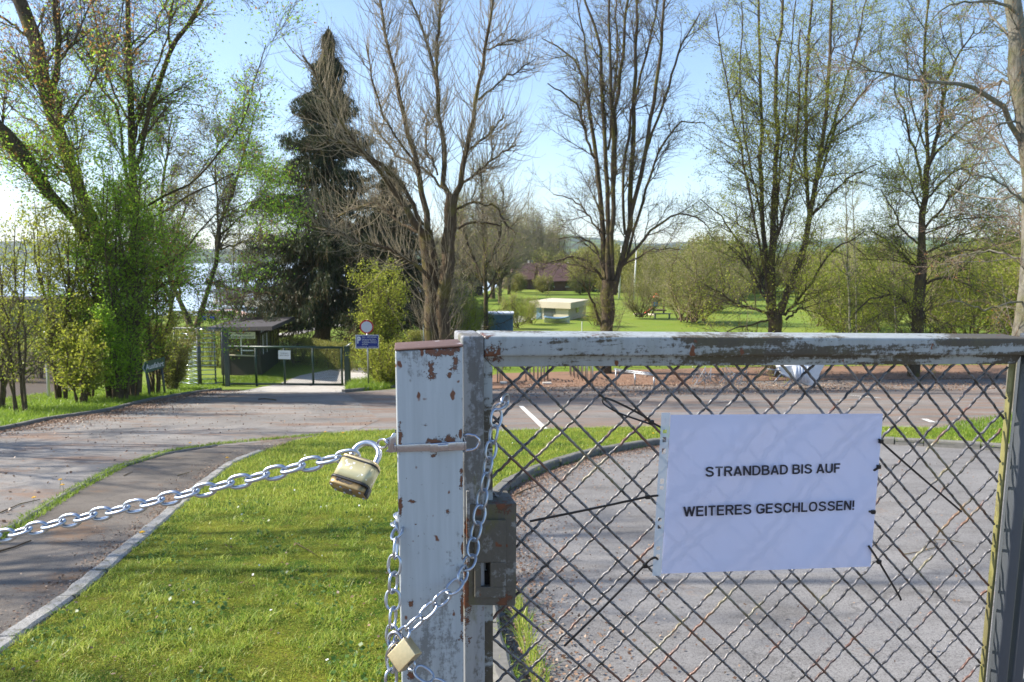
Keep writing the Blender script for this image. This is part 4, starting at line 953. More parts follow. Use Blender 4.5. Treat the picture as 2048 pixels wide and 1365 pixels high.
def tx(s, x0, x1, y, cap, mat='sign_white', b=.02): lettering('lettering', s, at(x0, y, 27.41), at(x1, y, 27.41), kz * cap * 27.4 / F, M[mat], ps, b)
tx('P', 714.3, 721.7, 686.6, 12.6, b=.05)
tx('MAI - SEPTEMBER', 724.3, 753.5, 675.7, 2.2); tx('Parken nur für Gäste', 724.3, 751, 680.2, 2.0); tx('Strandbad - Henndorf', 724.3, 753.2, 683.3, 2.0); tx('und Gasthof Seebrunn', 724.3, 753.5, 686.5, 2.0); tx('gestattet', 724.3, 736, 689.7, 2.0)
tx('Für alle Fahrzeuge', 714.5, 734.5, 694.2, 1.3); tx('Die Gemeinde', 738, 753.5, 694.2, 1.3)

# white pole and low wall on the far left
wp = gD(86, 22.5); o = MB(); o.tube([wp - [0, 0, .1], at(90, 655, 22.5)], [.045, .035], 10); wo = o.obj('marker_pole', M['white'], None, True); tag(wo, 'plain white pole standing in the undergrowth near the left edge', 'pole')
gw = thing('shed', gD(60, 52), 'long low grey shed with a dark flat roof behind the undergrowth at the far left', 'shed')
m2 = MB(); c = gD(20, 52); vbox(m2, c, 11, 4, at(0, 606, 50)[2] - gz(52)); m2.obj('wall', M['grey_wall'], gw)
m2 = MB(); vbox(m2, c + [0, 0, at(0, 606, 50)[2] - gz(52) + .002], 11.4, 4.4, .22); m2.obj('roof', M['felt'], gw)
for dx in (-2, 2.4): m2 = MB(); vbox(m2, c + [dx, -2.02, 0.02], 1.0, .05, 1.7); m2.obj('door', M['grey_post'], gw)

# bike stands seen through the mesh
def bar(pts, r=.024): m = MB(); m.tube(pts, r, 8); return m
rows = [[(995, 768), (1000, 766), (1004, 764)], [(1052, 764), (1060, 762), (1068, 762), (1076, 764), (1083, 766), (1089, 765), (1096, 765)], [(1142, 754), (1149, 757), (1157, 760), (1165, 763), (1174, 768), (1185, 772)]]
labs = [['leftmost', 'second', 'third'], ['first', 'second', 'third', 'fourth', 'fifth', 'sixth', 'seventh'], ['rearmost', 'second', 'third', 'fourth', 'fifth', 'nearest']]
nms = ['left cluster of bicycle stands beside the gate stile', 'crowded middle cluster of bicycle stands', 'spaced right hand row of bicycle stands']
for row, lb, nm in zip(rows, labs, nms):
    for (x, y), l in zip(row, lb):
        b = gp(x, y); h = .86; t = thing('bicycle_stand', b, 'thin grey steel hoop, %s of the %s' % (l, nm), 'bicycle stand', 'bicycle stands along the car park')
        m2 = bar([b + [0, 0, -.05], b + [0, 0, h - .1], b + [.0, .05, h], b + [.0, .55, h], b + [0, .6, h - .1], b + [0, .6, -.05]]); m2.obj('hoop', M['zinc_dull'], t, True)
        m2 = MB(); vbox(m2, b, .14, .14, .02); m2.obj('foot_plate', M['zinc_dull'], t)
for (xa, xb, ya, lab) in ((1000, 1014, 769, 'flat grey concrete kerb block beside the left cluster of bicycle stands'), (1085, 1103, 770, 'flat grey concrete block in front of the crowded bicycle stands')):
    a, b = gp(xa, ya), gp(xb, ya); m2 = MB(); vbox(m2, (a + b) / 2, b[0] - a[0], .3, .1); o = m2.obj('concrete_block', M['concrete'], None, False, .02); tag(o, lab, 'block')
# low metal rack and wreckage
rk = thing('metal_rack', gp(1290, 765), 'long low sloping galvanised rack on short legs among the fallen leaves', 'rack')
m2 = MB(); p0, p1, p2 = at(1232, 742, 30), at(1280, 748, 29), at(1310, 751, 28.5)
for dy in (0, .5): m2.tube([p0 + [0, dy, 0], p1 + [0, dy, 0], p2 + [0, dy, 0]], .03, 6)
for t in np.linspace(0, 1, 9): q_ = p0 * (1 - t) + p2 * t; m2.tube([q_, q_ + [0, .5, 0]], .02, 5)
m2.obj('frame', M['zinc_dull'], rk, True)
for x, y, d in ((1232, 753, 30), (1270, 760, 29.2), (1308, 768, 28.5)):
    m2 = MB(); m2.tube([at(x, y - 13, d), P3(at(x, y, d), gz(d))], .03, 6); m2.obj('leg', M['zinc_dull'], rk, True)
sr = np.random.RandomState(3)
for nm, x0, x1, lab in (('scrap_heap', 1385, 1440, 'tangled pile of thin folded metal frames, left of the white tarpaulin'), ('scrap_heap', 1440, 1500, 'second tangle of grey metal rods, right behind the first pile')):
    m2 = MB()
    for k in range(22):
        a = gD(sr.uniform(x0, x1), sr.uniform(29.5, 31), sr.uniform(0.0, .15)); b = gD(sr.uniform(x0, x1), sr.uniform(29.5, 31), sr.uniform(.3, .75)); m2.tube([a, b], .014, 4)
    o = m2.obj(nm, M['zinc_dull'], None, False); tag(o, lab, 'scrap metal')
# overturned table with white tarpaulin
tt_ = thing('tipped_trolley', gp(1610, 776), 'tipped white tub covered by a tarpaulin at the car park edge', 'tub')
m2 = MB(); Dt = 27.6
o1_ = [(1555, 733), (1652, 726), (1640, 748), (1632, 774), (1616, 771), (1585, 757), (1562, 748)]
m2.prism([at(x, y, Dt) for x, y in o1_], (.1, .7, .05)); m2.obj('tub', M['white'], tt_, False, .03)
m2 = MB()
for k in range(5):
    x = 1590 + k * 6; m2.tube([at(x, 733, Dt - .02), at(x + 3, 760 + k * 1.5 if k < 7 else 765, Dt - .05)], [.09, .05], 8)
m2.obj('tarpaulin', M['sign_white'], tt_, True)
m2 = MB()
for a, b in (((1562, 748), (1548, 765)), ((1585, 757), (1567, 775)), ((1555, 735), (1548, 752)), ((1530, 738), (1562, 742)), ((1562, 748), (1616, 772))): m2.tube([at(a[0], a[1], Dt - .03), at(b[0], b[1], Dt - .1)], .022, 6)
m2.obj('frame', M['zinc_dull'], tt_, True)

# painted lines
ln = MB(); 
def lineq(x0, y0, x1, y1, w_):
    a, b = gp(x0, y0), gp(x1, y1); d = nrm(np.array([b[0] - a[0], b[1] - a[1], 0])); n_ = np.array([-d[1], d[0], 0]) * w_ / 2; m = MB()
    P = [a - n_, b - n_, b + n_, a + n_]; P = [np.array([p[0], p[1], gz(p[1]) + .020]) for p in P]; m.add(P, [(0, 1, 2, 3)]); return structure(m.obj('parking_line', M['line'], None))
lineq(1042, 814, 1092, 862, .11); lineq(1848, 840, 1866, 847, .12); lineq(1700, 792, 1760, 798, .1)

# ------------------------------------------------------------------ buildings in the distance
def house(name, label, c, wd, dp, hw, hr, rot, wall, roof, win=3, chim=True, group=None):
    t = thing(name, c, label, 'house', group); cr, sr_ = math.cos(rot), math.sin(rot); ux = np.array([cr, sr_, 0]); uy = np.array([-sr_, cr, 0])
    Pp = lambda a, b, z: c + ux * a + uy * b + kz * z
    m = MB(); h = wd / 2; d = dp / 2
    m.add([Pp(-h, -d, 0), Pp(h, -d, 0), Pp(h, d, 0), Pp(-h, d, 0), Pp(-h, -d, hw), Pp(h, -d, hw), Pp(h, d, hw), Pp(-h, d, hw), Pp(-h, 0, hw + hr), Pp(h, 0, hw + hr)],
          [(3, 2, 1, 0), (0, 1, 5, 4), (2, 3, 7, 6), (1, 2, 6, 9, 5), (3, 0, 4, 8, 7), (4, 5, 9, 8), (6, 7, 8, 9)]); m.obj('wall', wall, t)
    m = MB(); e = .5; th = .18
    for sg in (-1, 1):
        a = [Pp(-h - e, sg * (d + e), hw - hr * e / d + .02), Pp(h + e, sg * (d + e), hw - hr * e / d + .02), Pp(h + e, 0, hw + hr + .02), Pp(-h - e, 0, hw + hr + .02)]
        m.hexa(a, [p + kz * th for p in a])
    r = m.obj('roof', roof, t)
    if chim: m = MB(); vbox(m, Pp(h * .3, d * .3, hw + hr * .3), .7, .7, hr * .95, ux, uy); m.obj('chimney', M['grey_wall'], r)
    for k in range(win):
        m = MB(); m.box(Pp(-h + (k + .5) * wd / win, -d - .02, hw * .55), (wd / win * .3, .08, hw * .35), [ux, uy, kz]); wn = m.obj('window', M['glass'], t)
        m = MB(); m.box(Pp(-h + (k + .5) * wd / win, -d - .03, hw * .36), (wd / win * .36, .16, .1), [ux, uy, kz]); m.obj('sill', M['white'], wn)
    for sg in (-1, 1):
        m = MB(); m.box(Pp(sg * (h + .02), 0, hw * .6), (.08, 1.2, 1.2), [ux, uy, kz]); m.obj('window', M['glass'], t)
    return t
house('house', 'reddish gabled house roof just right of the reed beds, leftmost of the brown roofs', gD(1055, 135), 7, 6, 1.9, 2.3, .5, M['brick_wall'], M['roof_red'])
house('house', 'wide dark brown hipped looking roof with white skylight, middle of the brown roofs', gD(1128, 128), 8, 6, 1.8, 2.4, .15, M['brick_wall'], M['roof_dark'])
house('house', 'purplish roof partly behind the fan shaped bare tree, third of the brown roofs', gD(1185, 140), 7.5, 6, 1.9, 2.4, -.3, M['cream'], M['roof_dark'])
house('house', 'orange brown roof right of the fan shaped bare tree trunk', gD(1252, 150), 8, 6, 2.2, 2.8, .2, M['cream'], M['roof_red'])
house('boathouse', 'small dark pointed hut at the lake shore just right of the pollarded double trunk', gD(905, 110), 6, 6, 1.8, 3.4, .9, M['dark_wood'], flat('reed_roof', (.10, .095, .05), .9), 1, False)
# cream pavilion
pc = gD(1122, 67); pv = thing('pavilion', pc, 'low cream coloured flat roofed pavilion on the meadow, left of the fan shaped bare tree', 'pavilion')
def pxw(x, D): return at(x, 600, D)[0]
hgt = at(0, 604, 66)[2] - pc[2]
A0 = np.array([pxw(1066, 66), 66.0, pc[2]]); A1 = np.array([pxw(1137, 64), 64.0, pc[2]]); A2 = np.array([pxw(1172, 69), 69.0, pc[2]]); A3 = A0 + A2 - A1
m = MB(); m.hexa([A0, A1, A2, A3], [p + kz * (hgt - .45) for p in (A0, A1, A2, A3)]); m.obj('wall', M['cream'], pv)
u_, v_ = nrm(A1 - A0), nrm(A2 - A1); ex_ = lambda p, a, b: p + u_ * a + v_ * b
m = MB(); R4 = [ex_(A0, -.3, -.3), ex_(A1, .3, -.3), ex_(A2, .3, .3), ex_(A3, -.3, .3)]; m.hexa([p + kz * (hgt - .45) for p in R4], [p + kz * (hgt + .05) for p in R4]); m.obj('roof', M['cream'], pv)
for a, w_, z0, z1, mt in ((.35, .5, 0, 1.2, 'blue'), (1.1, .85, .25, 1.2, 'glass'), (1.9, .3, .5, 1.0, 'glass')):
    m = MB(); q = A0 + u_ * a - v_ * .02; m.box(q + u_ * w_ / 2 + kz * (z0 + z1) / 2, (w_, .06, z1 - z0), [u_, v_, kz]); m.obj('window' if mt == 'glass' else 'door', M[mt], pv)
m = MB(); q = A1 + v_ * 2.6 + u_ * .02; m.box(q + kz * .75, (.06, .8, .5), [u_, v_, kz]); m.obj('window', M['glass'], pv)
# rowing boat before it
def boat(lab, x0, x1, D, mat):
    a, b = gD(x0, D), gD(x1, D); L = b[0] - a[0]; m = MB(); n = 12; V = []
    for i in range(n + 1):
        t = i / n; wd_ = .55 * math.sin(math.pi * min(1, .12 + t * .95)) ** .6; x = a[0] + L * t; h = .42 + .12 * (2 * t - 1) ** 2
        V += [(x, D - wd_, a[2] + h), (x, D, a[2] + .05), (x, D + wd_, a[2] + h)]
    Fs = []
    for i in range(n): Fs += [(3 * i, 3 * i + 3, 3 * i + 4, 3 * i + 1), (3 * i + 1, 3 * i + 4, 3 * i + 5, 3 * i + 2)]
    t = thing('rowing_boat', (a + b) / 2, lab, 'boat'); m.add(V, Fs); m.obj('hull', M['white'], t)
    m = MB(); m.tube([V[3 * i] for i in range(n + 1)], .05, 6); m.tube([V[3 * i + 2] for i in range(n + 1)], .05, 6); m.obj('gunwale', M[mat], t, True)
    m = MB(); m.box(((a + b) / 2 + [0, 0, .3]), (.25, .9, .04)); m.obj('thwart', M['cream'], t)
boat('white rowing boat with a blue rim lying before the cream pavilion', 1089, 1140, 61, 'blue')
# blue container
cc = gD(1001, 51); ct = thing('container', cc, 'faded blue skip container with a pale rim, right of the pollarded tree', 'container')
m = MB(); zt_ = at(0, 628, 51)[2]; hh_ = zt_ - cc[2]; vbox(m, cc, 1.62, 2.2, hh_); m.obj('body', M['blue'], ct, False, .02)
m = MB(); vbox(m, cc + [0, 0, hh_ + .002], 1.7, 2.3, .09); m.obj('rim', M['sign_white'], ct)
for k in range(6): m = MB(); vbox(m, cc + [-.68 + k * .27, -1.13, .04], .05, .06, hh_ - .08); m.obj('rib', M['blue'], ct)
# parked green trailer behind
tc = gD(945, 66); tr = thing('trailer', tc, 'dark green covered trailer parked beyond the blue container', 'trailer')
m = MB(); vbox(m, tc + [0, 0, .35], 2.6, 1.6, .65); m.obj('cover', M['green_steel'], tr, False, .05)
for dx in (-.8, .8): m = MB(); m.tube([tc + [dx, -.85, .3], tc + [dx, -.65, .3]], .28, 14); m.obj('wheel', M['rubber'], tr)
# playground
pg = gD(1312, 72); sc_ = 72 / F
tw_ = thing('play_tower', pg, 'small play tower with a red top, blue ring and yellow panels on the meadow', 'playground tower')
def pgp(x, y): return at(x, y, 72)
for x in (1306, 1328): m = MB(); m.tube([P3(pgp(x, 600), gz(72)), pgp(x, 600)], .08, 6); m.obj('leg', M['brick_wall'], tw_)
m = MB(); vbox(m, P3(pgp(1317, 622), pgp(1317, 622)[2]), 1.2, 1.0, .12); m.obj('platform', M['brick_wall'], tw_)
m = MB(); m.prism([pgp(x, y) for x, y in ((1308, 596), (1313, 587.5), (1318, 590), (1318, 597))], (0, .6, 0)); m.obj('roof', M['play_red'], tw_)
m = MB(); m.tube([pgp(1311 + 3.4 * math.cos(a), 609 + 3.4 * math.sin(a)) for a in np.linspace(0, 2 * math.pi, 19)[:-1]], .085, 8, closed=True); m.obj('crawl_ring', M['play_blue'], tw_, True)
for x in (1318.5, 1327.5): m = MB(); m.prism([pgp(x - 2, 611), pgp(x + 2, 611), pgp(x + 1.5, 605), pgp(x, 603.5), pgp(x - 1.5, 606)], (0, .1, 0)); m.obj('side_panel', M['play_yellow'], tw_)
sld = thing('slide', gD(1292, 71.5), 'short red slide at the foot of the play tower', 'slide')
m = MB(); m.prism([at(x, y, 71.4) for x, y in ((1290, 630), (1291, 625), (1297, 622.5), (1304, 615.5), (1307, 617), (1300, 624), (1295, 626.5), (1293, 631))], (0, .5, 0)); m.obj('chute', M['play_red'], sld)
m = MB(); m.tube([at(1294, 610, 71.2), at(1304.5, 622.5, 71.2)], .05, 6); m.obj('handrail', M['white'], sld)
m = MB(); a, b = gD(1268, 70.5), gD(1292, 70.5); m.tube([a + [0, 0, .08], b + [0, 0, .08]], .11, 8); o = m.obj('log', M['cream'], None, True); tag(o, 'pale log edging lying left of the red slide', 'log')
m = MB(); a, b = gD(1297, 70), gD(1311, 69); m.tube([a + [0, 0, .08], b + [0, 0, .08]], .11, 8); o = m.obj('log', M['cream'], None, True); tag(o, 'pale log edging lying right below the red slide', 'log')
bs = thing('picnic_bench', gD(1325, 66), 'weathered grey wooden bench standing before the play tower', 'bench')
m = MB(); vbox(m, gD(1325, 66, .40), 1.5, .4, .06); m.obj('seat', M['grey_wall'], bs)
for dx in (-.6, .6): m = MB(); vbox(m, gD(1325, 66) + [dx, 0, 0], .08, .36, .40); m.obj('leg', M['grey_wall'], bs)
mk = MB(); q = gD(1164, 50); mk.tube([q, at(1164, 643, 50)], .028, 6); o = mk.obj('marker_stake', M['white']); tag(o, 'short white stake in the meadow left of the fan shaped bare tree', 'stake')
# bath building on the left shore
bb = thing('bathing_pavilion', gD(500, 84), 'long cream bathing building with a thin dark roof by the lake', 'building')
L0, L1 = np.array([pxw(404, 86), 86., gz(86)]), np.array([pxw(640, 78), 78., gz(78)]); zt1 = at(0, 587.5, 82)[2] - gz(80)
bu = nrm(L1 - L0); bv = np.array([-bu[1], bu[0], 0]); LL = np.linalg.norm(L1 - L0)
m = MB(); cA = L0 + bu * LL * .38; Q4 = [cA, L1, L1 + bv * 5, cA + bv * 5]; m.hexa(Q4, [p + kz * zt1 for p in Q4]); m.obj('wall', M['cream'], bb)
m = MB(); Q4 = [L0 + bv * 1.5, cA + bv * 1.5, cA + bv * 5, L0 + bv * 5]; m.hexa(Q4, [p + kz * zt1 * .98 for p in Q4]); m.obj('veranda_wall', M['cream'], bb)
m = MB(); Q4 = [L0 - bv * .4 - bu * .4, L1 - bv * .4 + bu * .4, L1 + bv * 5.4 + bu * .4, L0 + bv * 5.4 - bu * .4]; m.hexa([p + kz * (zt1 + .005) for p in Q4], [p + kz * (zt1 + .24) for p in Q4]); m.obj('roof', M['grey_post'], bb)
for k in range(7): m = MB(); vbox(m, L0 + bu * (k * .62 + .1) , .10, .10, zt1, bu, bv); m.obj('column', M['white'], bb)
for k in range(3): m = MB(); m.box(L0 + bv * 1.47 + bu * (k * 1.5 + .9) + kz * 1.05, (.7, .08, 1.9), [bu, bv, kz]); m.obj('door', M['glass'] if k % 2 else M['brick_wall'], bb)
for k in range(2): m = MB(); m.box(cA - bv * .03 + bu * (1.0 + k * 3) + kz * 1.4, (.7, .08, .9), [bu, bv, kz]); m.obj('window', M['sign_white'], bb)
sheet('terrace', [(408, 622), (470, 619), (500, 628), (560, 633), (600, 640), (520, 645), (440, 630), (400, 626)], M['stone_red'], .02)
sheet('walkway', [(430, 634), (520, 632), (560, 636), (440, 640)], M['concrete'], .03)
bx = thing('utility_box', gD(453, 69), 'grey blue covered box on the lawn before the bathing building', 'box')
m = MB(); vbox(m, gD(453, 69), 1.05, .8, .42); m.obj('body', M['grey_post'], bx, False, .02)
m = MB(); vbox(m, gD(453, 69, .422), 1.12, .86, .06); m.obj('lid', M['sign_white'], bx)
for x, l in ((407, 'left one of two small vivid blue buckets on the lakeside lawn'), (423, 'right one of two small vivid blue buckets on the lakeside lawn')):
    m = MB(); q = gD(x, 64.5, .0); m.tube([q, q + [0, 0, .3]], [.16, .2], 12); o = m.obj('bucket', M['blue_vivid'], None, True); tag(o, l, 'bucket')
# dark green posts near the bush (right of sign)
for x, D_, l in ((847, 26.5, 'thin dark green fence post between the bright shrub and the pollarded tree'),):
    m = MB(); m.tube([gD(x, D_, -.1), at(x, 648, D_)], .022, 6); o = m.obj('fence_post', M['green_steel'], None, True); tag(o, l, 'post')
# ------------------------------------------------------------------ trees
TW = lambda n, L=(.5, 1.3), sp=(.4, 1.0), up=.03, **k: dict(n=n, L=L, spread=sp, up=up, **k)
# leafy twin trunks at the left
L1a = [([(268, 800, 36), (268, 640, 32), (270, 500, 28), (268, 380, 26), (262, 250, 23), (258, 100, 18), (255, -80, 14)], 1),
 ([(270, 340, 14), (290, 270, 15), (312, 180, 17), (350, 85, 15), (405, 0, 13), (450, -80, 9)], (0, -2)),
 ([(268, 430, 11), (235, 215, 8), (180, 150, 7), (120, 50, 5), (80, -40, 3)], 2), ([(265, 300, 8), (300, 160, 6), (340, 60, 5), (350, -40, 3)], -3),
 ([(270, 420, 9), (380, 370, 7), (480, 260, 5), (535, 90, 3)], -3), ([(275, 460, 9), (330, 420, 7), (400, 380, 6), (500, 330, 3)], 2), ([(270, 560, 9), (350, 520, 7), (430, 430, 5), (520, 400, 3)], -2),
 ([(262, 250, 8), (200, 120, 6), (180, -40, 4)], 2), ([(258, 120, 8), (310, 60, 6), (350, -40, 4)], 3), ([(268, 620, 8), (330, 560, 6), (385, 570, 4), (400, 590, 2)], -1)]
tree('ivy_clad_tree', 'tall tree with an upright dark trunk wrapped in young leaves, second from left', 'tall trees at the left', 24, L1a, 11,
 [TW(90, (1.2, 3.2), (.3, .9), .05, rcap=.04), TW(1800, (.6, 1.8), (.3, .9), -.04, rmin=.0045), TW(6500, (.2, .7), (.3, 1.0), -.02, rmin=.0036, m=4)], leaf=[('leaves', 48000, .075, 'leaf_bright', .2, (5.0, 10, .16)), ('blossom', 3600, .08, 'leaf_orange', .12)])
L1b = [([(248, 800, 34), (236, 640, 30), (205, 500, 27), (160, 380, 29), (125, 290, 31), (105, 210, 33), (75, 90, 34), (25, -40, 30)], 1),
 ([(118, 260, 18), (112, 170, 20), (116, 80, 19), (110, -30, 17)], 1), ([(208, 520, 22), (140, 430, 26), (85, 370, 32), (40, 300, 38), (-30, 230, 42), (-90, 150, 40)], (0, -2)),
 ([(70, 90, 12), (30, 50, 9), (-30, 20, 7)], 0), ([(110, 130, 8), (160, 60, 6), (200, -30, 4)], 1), ([(130, 320, 10), (60, 240, 7), (-20, 180, 5)], 3),
 ([(180, 430, 9), (150, 300, 6), (60, 160, 4), (30, 90, 3)], -2), ([(125, 250, 8), (190, 160, 6), (235, 70, 4), (250, -20, 3)], -2)]
tree('leaning_tree', 'massive dark tree at the left edge whose limbs lean out over the leafy undergrowth', 'tall trees at the left', 23, L1b, 12,
 [TW(80, (1.2, 3.0), (.3, .9), .05, rcap=.04), TW(1500, (.6, 1.8), (.3, .9), -.03, rmin=.0045), TW(5500, (.2, .7), (.3, 1.0), -.02, rmin=.0036, m=4)], leaf=[('leaves', 40000, .075, 'leaf_bright', .2, (4.0, 7.5, .07)), ('blossom', 5200, .085, 'leaf_orange', .12)])
# saplings making the green mass
def sapling(nm, label, px, D, h, wpx, seed, nl, mat='leaf_bright', grp=None, stems=6, lean=0, sz=.07, tmin=.15, bark='bark_brown', cat='shrub', ntw=900):
    rs = np.random.RandomState(seed); b = gD(px, D, -.05); w_ = wpx / F * D / 2; P = []; R = []
    for k in range(stems):
        a = rs.uniform(0, 2 * math.pi); s = rs.uniform(.15, 1) * w_; hh = h * rs.uniform(.7, 1.02); m = 10; t = np.linspace(0, 1, m)[:, None]
        tip = np.array([math.cos(a) * s + lean, math.sin(a) * s, hh]); p = b + np.array([math.cos(a), math.sin(a), 0]) * .12 + tip * np.array([1, 1, 1]) * np.concatenate([t ** 1.4, t ** 1.4, t], 1)
        p[1:] += rs.normal(0, .035, (m - 1, 3)) ; P.append(p); R.append(.008 + (.012 + .0045 * h) * (1 - t[:, 0]) * rs.uniform(.6, 1.1))
    P = np.array(P); R = np.array(R); t = thing(nm, b, label, cat, grp)
    k1 = kids(rs, P, R, int(ntw * .12), (.12 * h, .34 * h), (.4, 1.1), .06, t=(tmin, 1), rmin=.004, tl=.6); k2 = kids(rs, k1[0], k1[1], ntw, (.05 * h, .14 * h), (.4, 1.2), .02, rmin=.003, m=4)
    vt_obj('stems', [(P, R)], 6, M[bark], t); vt_obj('twigs', [k1, k2], 3, M['twig'], t, False)
    c = np.concatenate([leafpos(rs, k1[0], int(nl * .35), (.2, 1), .08), leafpos(rs, k2[0], int(nl * .65), (.1, 1), .07)]); leaves(rs, c, sz, 'leaves', M[mat], t)
    return t
gl = 'young leafy trees of the undergrowth at the left'
for i, (px, D, h, wpx, nl, mt, lab) in enumerate([
 (112, 21.5, 5.6, 120, 7000, 'leaf_yellow', 'light yellow green sapling right behind the white pole'),
 (165, 22.5, 6.9, 150, 9000, 'leaf_yellow', 'tall bright green sapling between the white pole and the leaning trunk'),
 (215, 22.0, 7.0, 130, 8500, 'leaf_bright', 'dense green sapling covering the foot of the leaning trunk'),
 (258, 22.8, 7.4, 120, 8500, 'leaf_bright', 'dense green sapling wrapping the upright dark trunk'),
 (300, 24.5, 5.0, 110, 6000, 'leaf_yellow', 'loose light green sapling just right of the upright dark trunk'),
 (150, 20.3, 2.3, 130, 5000, 'leaf_yellow', 'low light green bush at the kerb in front of the tall saplings'),
 (235, 21.4, 2.6, 130, 4500, 'leaf_bright', 'low dark green bush just left of the exit sign')]):
    sapling('sapling', lab, px, D, h, wpx, 30 + i, nl, mt, gl, stems=7, ntw=1100, sz=.08)
sapling('sapling', 'thin sapling with few leaves at the far left edge, in front of the shed', 28, 17.5, 4.6, 100, 41, 3600, 'leaf_yellow', gl, stems=4, sz=.06, ntw=700)
sapling('sapling', 'second thin sapling at the left edge, half out of the picture', -18, 18.5, 5.2, 110, 42, 4000, 'leaf_yellow', gl, stems=5, sz=.06, ntw=700)
sapling('shrub', 'olive brown rounded shrub between the exit sign and the turnstile', 335, 26.5, 2.35, 120, 43, 12000, 'leaf_olive', None, stems=12, tmin=.02, sz=.06, ntw=1800)
sapling('shrub', 'bright yellow green pointed shrub behind the round traffic sign', 752, 31.0, 4.75, 125, 44, 17000, 'leaf_yellow', None, stems=11, tmin=.02, sz=.085, ntw=2600)
sapling('shrub', 'low green shrub at the foot of the traffic sign post', 765, 28.6, 1.9, 120, 45, 8500, 'leaf_yellow', None, stems=11, tmin=.02, sz=.06, ntw=1600)
sapling('shrub', 'olive shrub between the traffic sign and the pollarded tree', 812, 30.0, 2.0, 80, 46, 5500, 'leaf_olive', None, stems=9, tmin=.02, sz=.06, ntw=1200)
# riverside trees left of the spruce
tree('willow', 'bare forked tree with two dark trunks in a V left of the kiosk', 'bare trees by the lake', 46, [
 ([(386, 668, 26), (365, 610, 16), (340, 560, 14), (320, 460, 12), (330, 330, 8), (345, 230, 4)], 1), ([(388, 668, 24), (410, 600, 16), (432, 530, 14), (440, 450, 12), (470, 370, 9), (505, 250, 5), (520, 190, 3)], -1),
 ([(432, 530, 8), (435, 430, 6), (430, 340, 4), (440, 250, 3)], 2), ([(440, 470, 7), (520, 400, 4), (540, 360, 3)], 2), ([(360, 600, 9), (350, 480, 6), (380, 380, 4)], -2), ([(440, 500, 6), (500, 480, 4), (550, 470, 3)], -2), ([(330, 500, 6), (300, 420, 4)], 1)], 21,
 [TW(90, (1.5, 4), (.3, .9), .03, rcap=.04), TW(2400, (.8, 2.2), (.3, .9), -.05, rmin=.009), TW(7000, (.4, 1.2), (.3, .9), -.06, rmin=.008, m=4)], leaf=[('leaves', 16000, .12, 'leaf_olive', .15)], mats=('bark', 'twig'))
tree('willow', 'short bare tree with a mossy trunk just left of the V shaped tree', 'bare trees by the lake', 58, [
 ([(342, 648, 15), (342, 600, 13), (325, 570, 7), (300, 500, 4)], 1), ([(344, 608, 10), (358, 560, 6), (372, 480, 3)], -1), ([(343, 600, 8), (340, 520, 5), (350, 440, 3)], 1), ([(330, 575, 5), (290, 560, 3)], 1)], 22,
 [TW(50, (1.5, 4), (.3, .9), .06), TW(900, (.8, 2), (.3, .9), -.02, rmin=.007)], leaf=[('leaves', 2600, .1, 'leaf_olive', .15)])
tree('willow', 'small bare tree with spreading limbs in front of the bathing building', 'bare trees by the lake', 67, [
 ([(482, 641, 9), (479, 622, 8), (455, 590, 5), (437, 545, 3)], 1), ([(479, 624, 7), (490, 580, 5), (500, 525, 3)], -1), ([(470, 608, 5), (466, 545, 3), (470, 490, 2)], 1), ([(485, 600, 4), (520, 560, 2)], 0)], 23,
 [TW(50, (1.5, 4), (.3, .9), .08), TW(900, (.8, 2), (.3, .9), .02, rmin=.008)], leaf=[('leaves', 2400, .1, 'leaf_olive', .15)], mats=('bark_brown', 'twig'))
tree('willow', 'slender dark tree standing at the water edge far left of the V shaped tree', 'bare trees by the lake', 64, [
 ([(305, 636, 8), (306, 590, 6), (300, 530, 3)], 1), ([(306, 600, 4), (320, 540, 2)], 1)], 24, [TW(30, (1.5, 3.5), (.3, .9), .06), TW(500, (.8, 1.8), (.3, .9), 0, rmin=.008)], leaf=[('leaves', 1500, .1, 'leaf_olive', .15)])

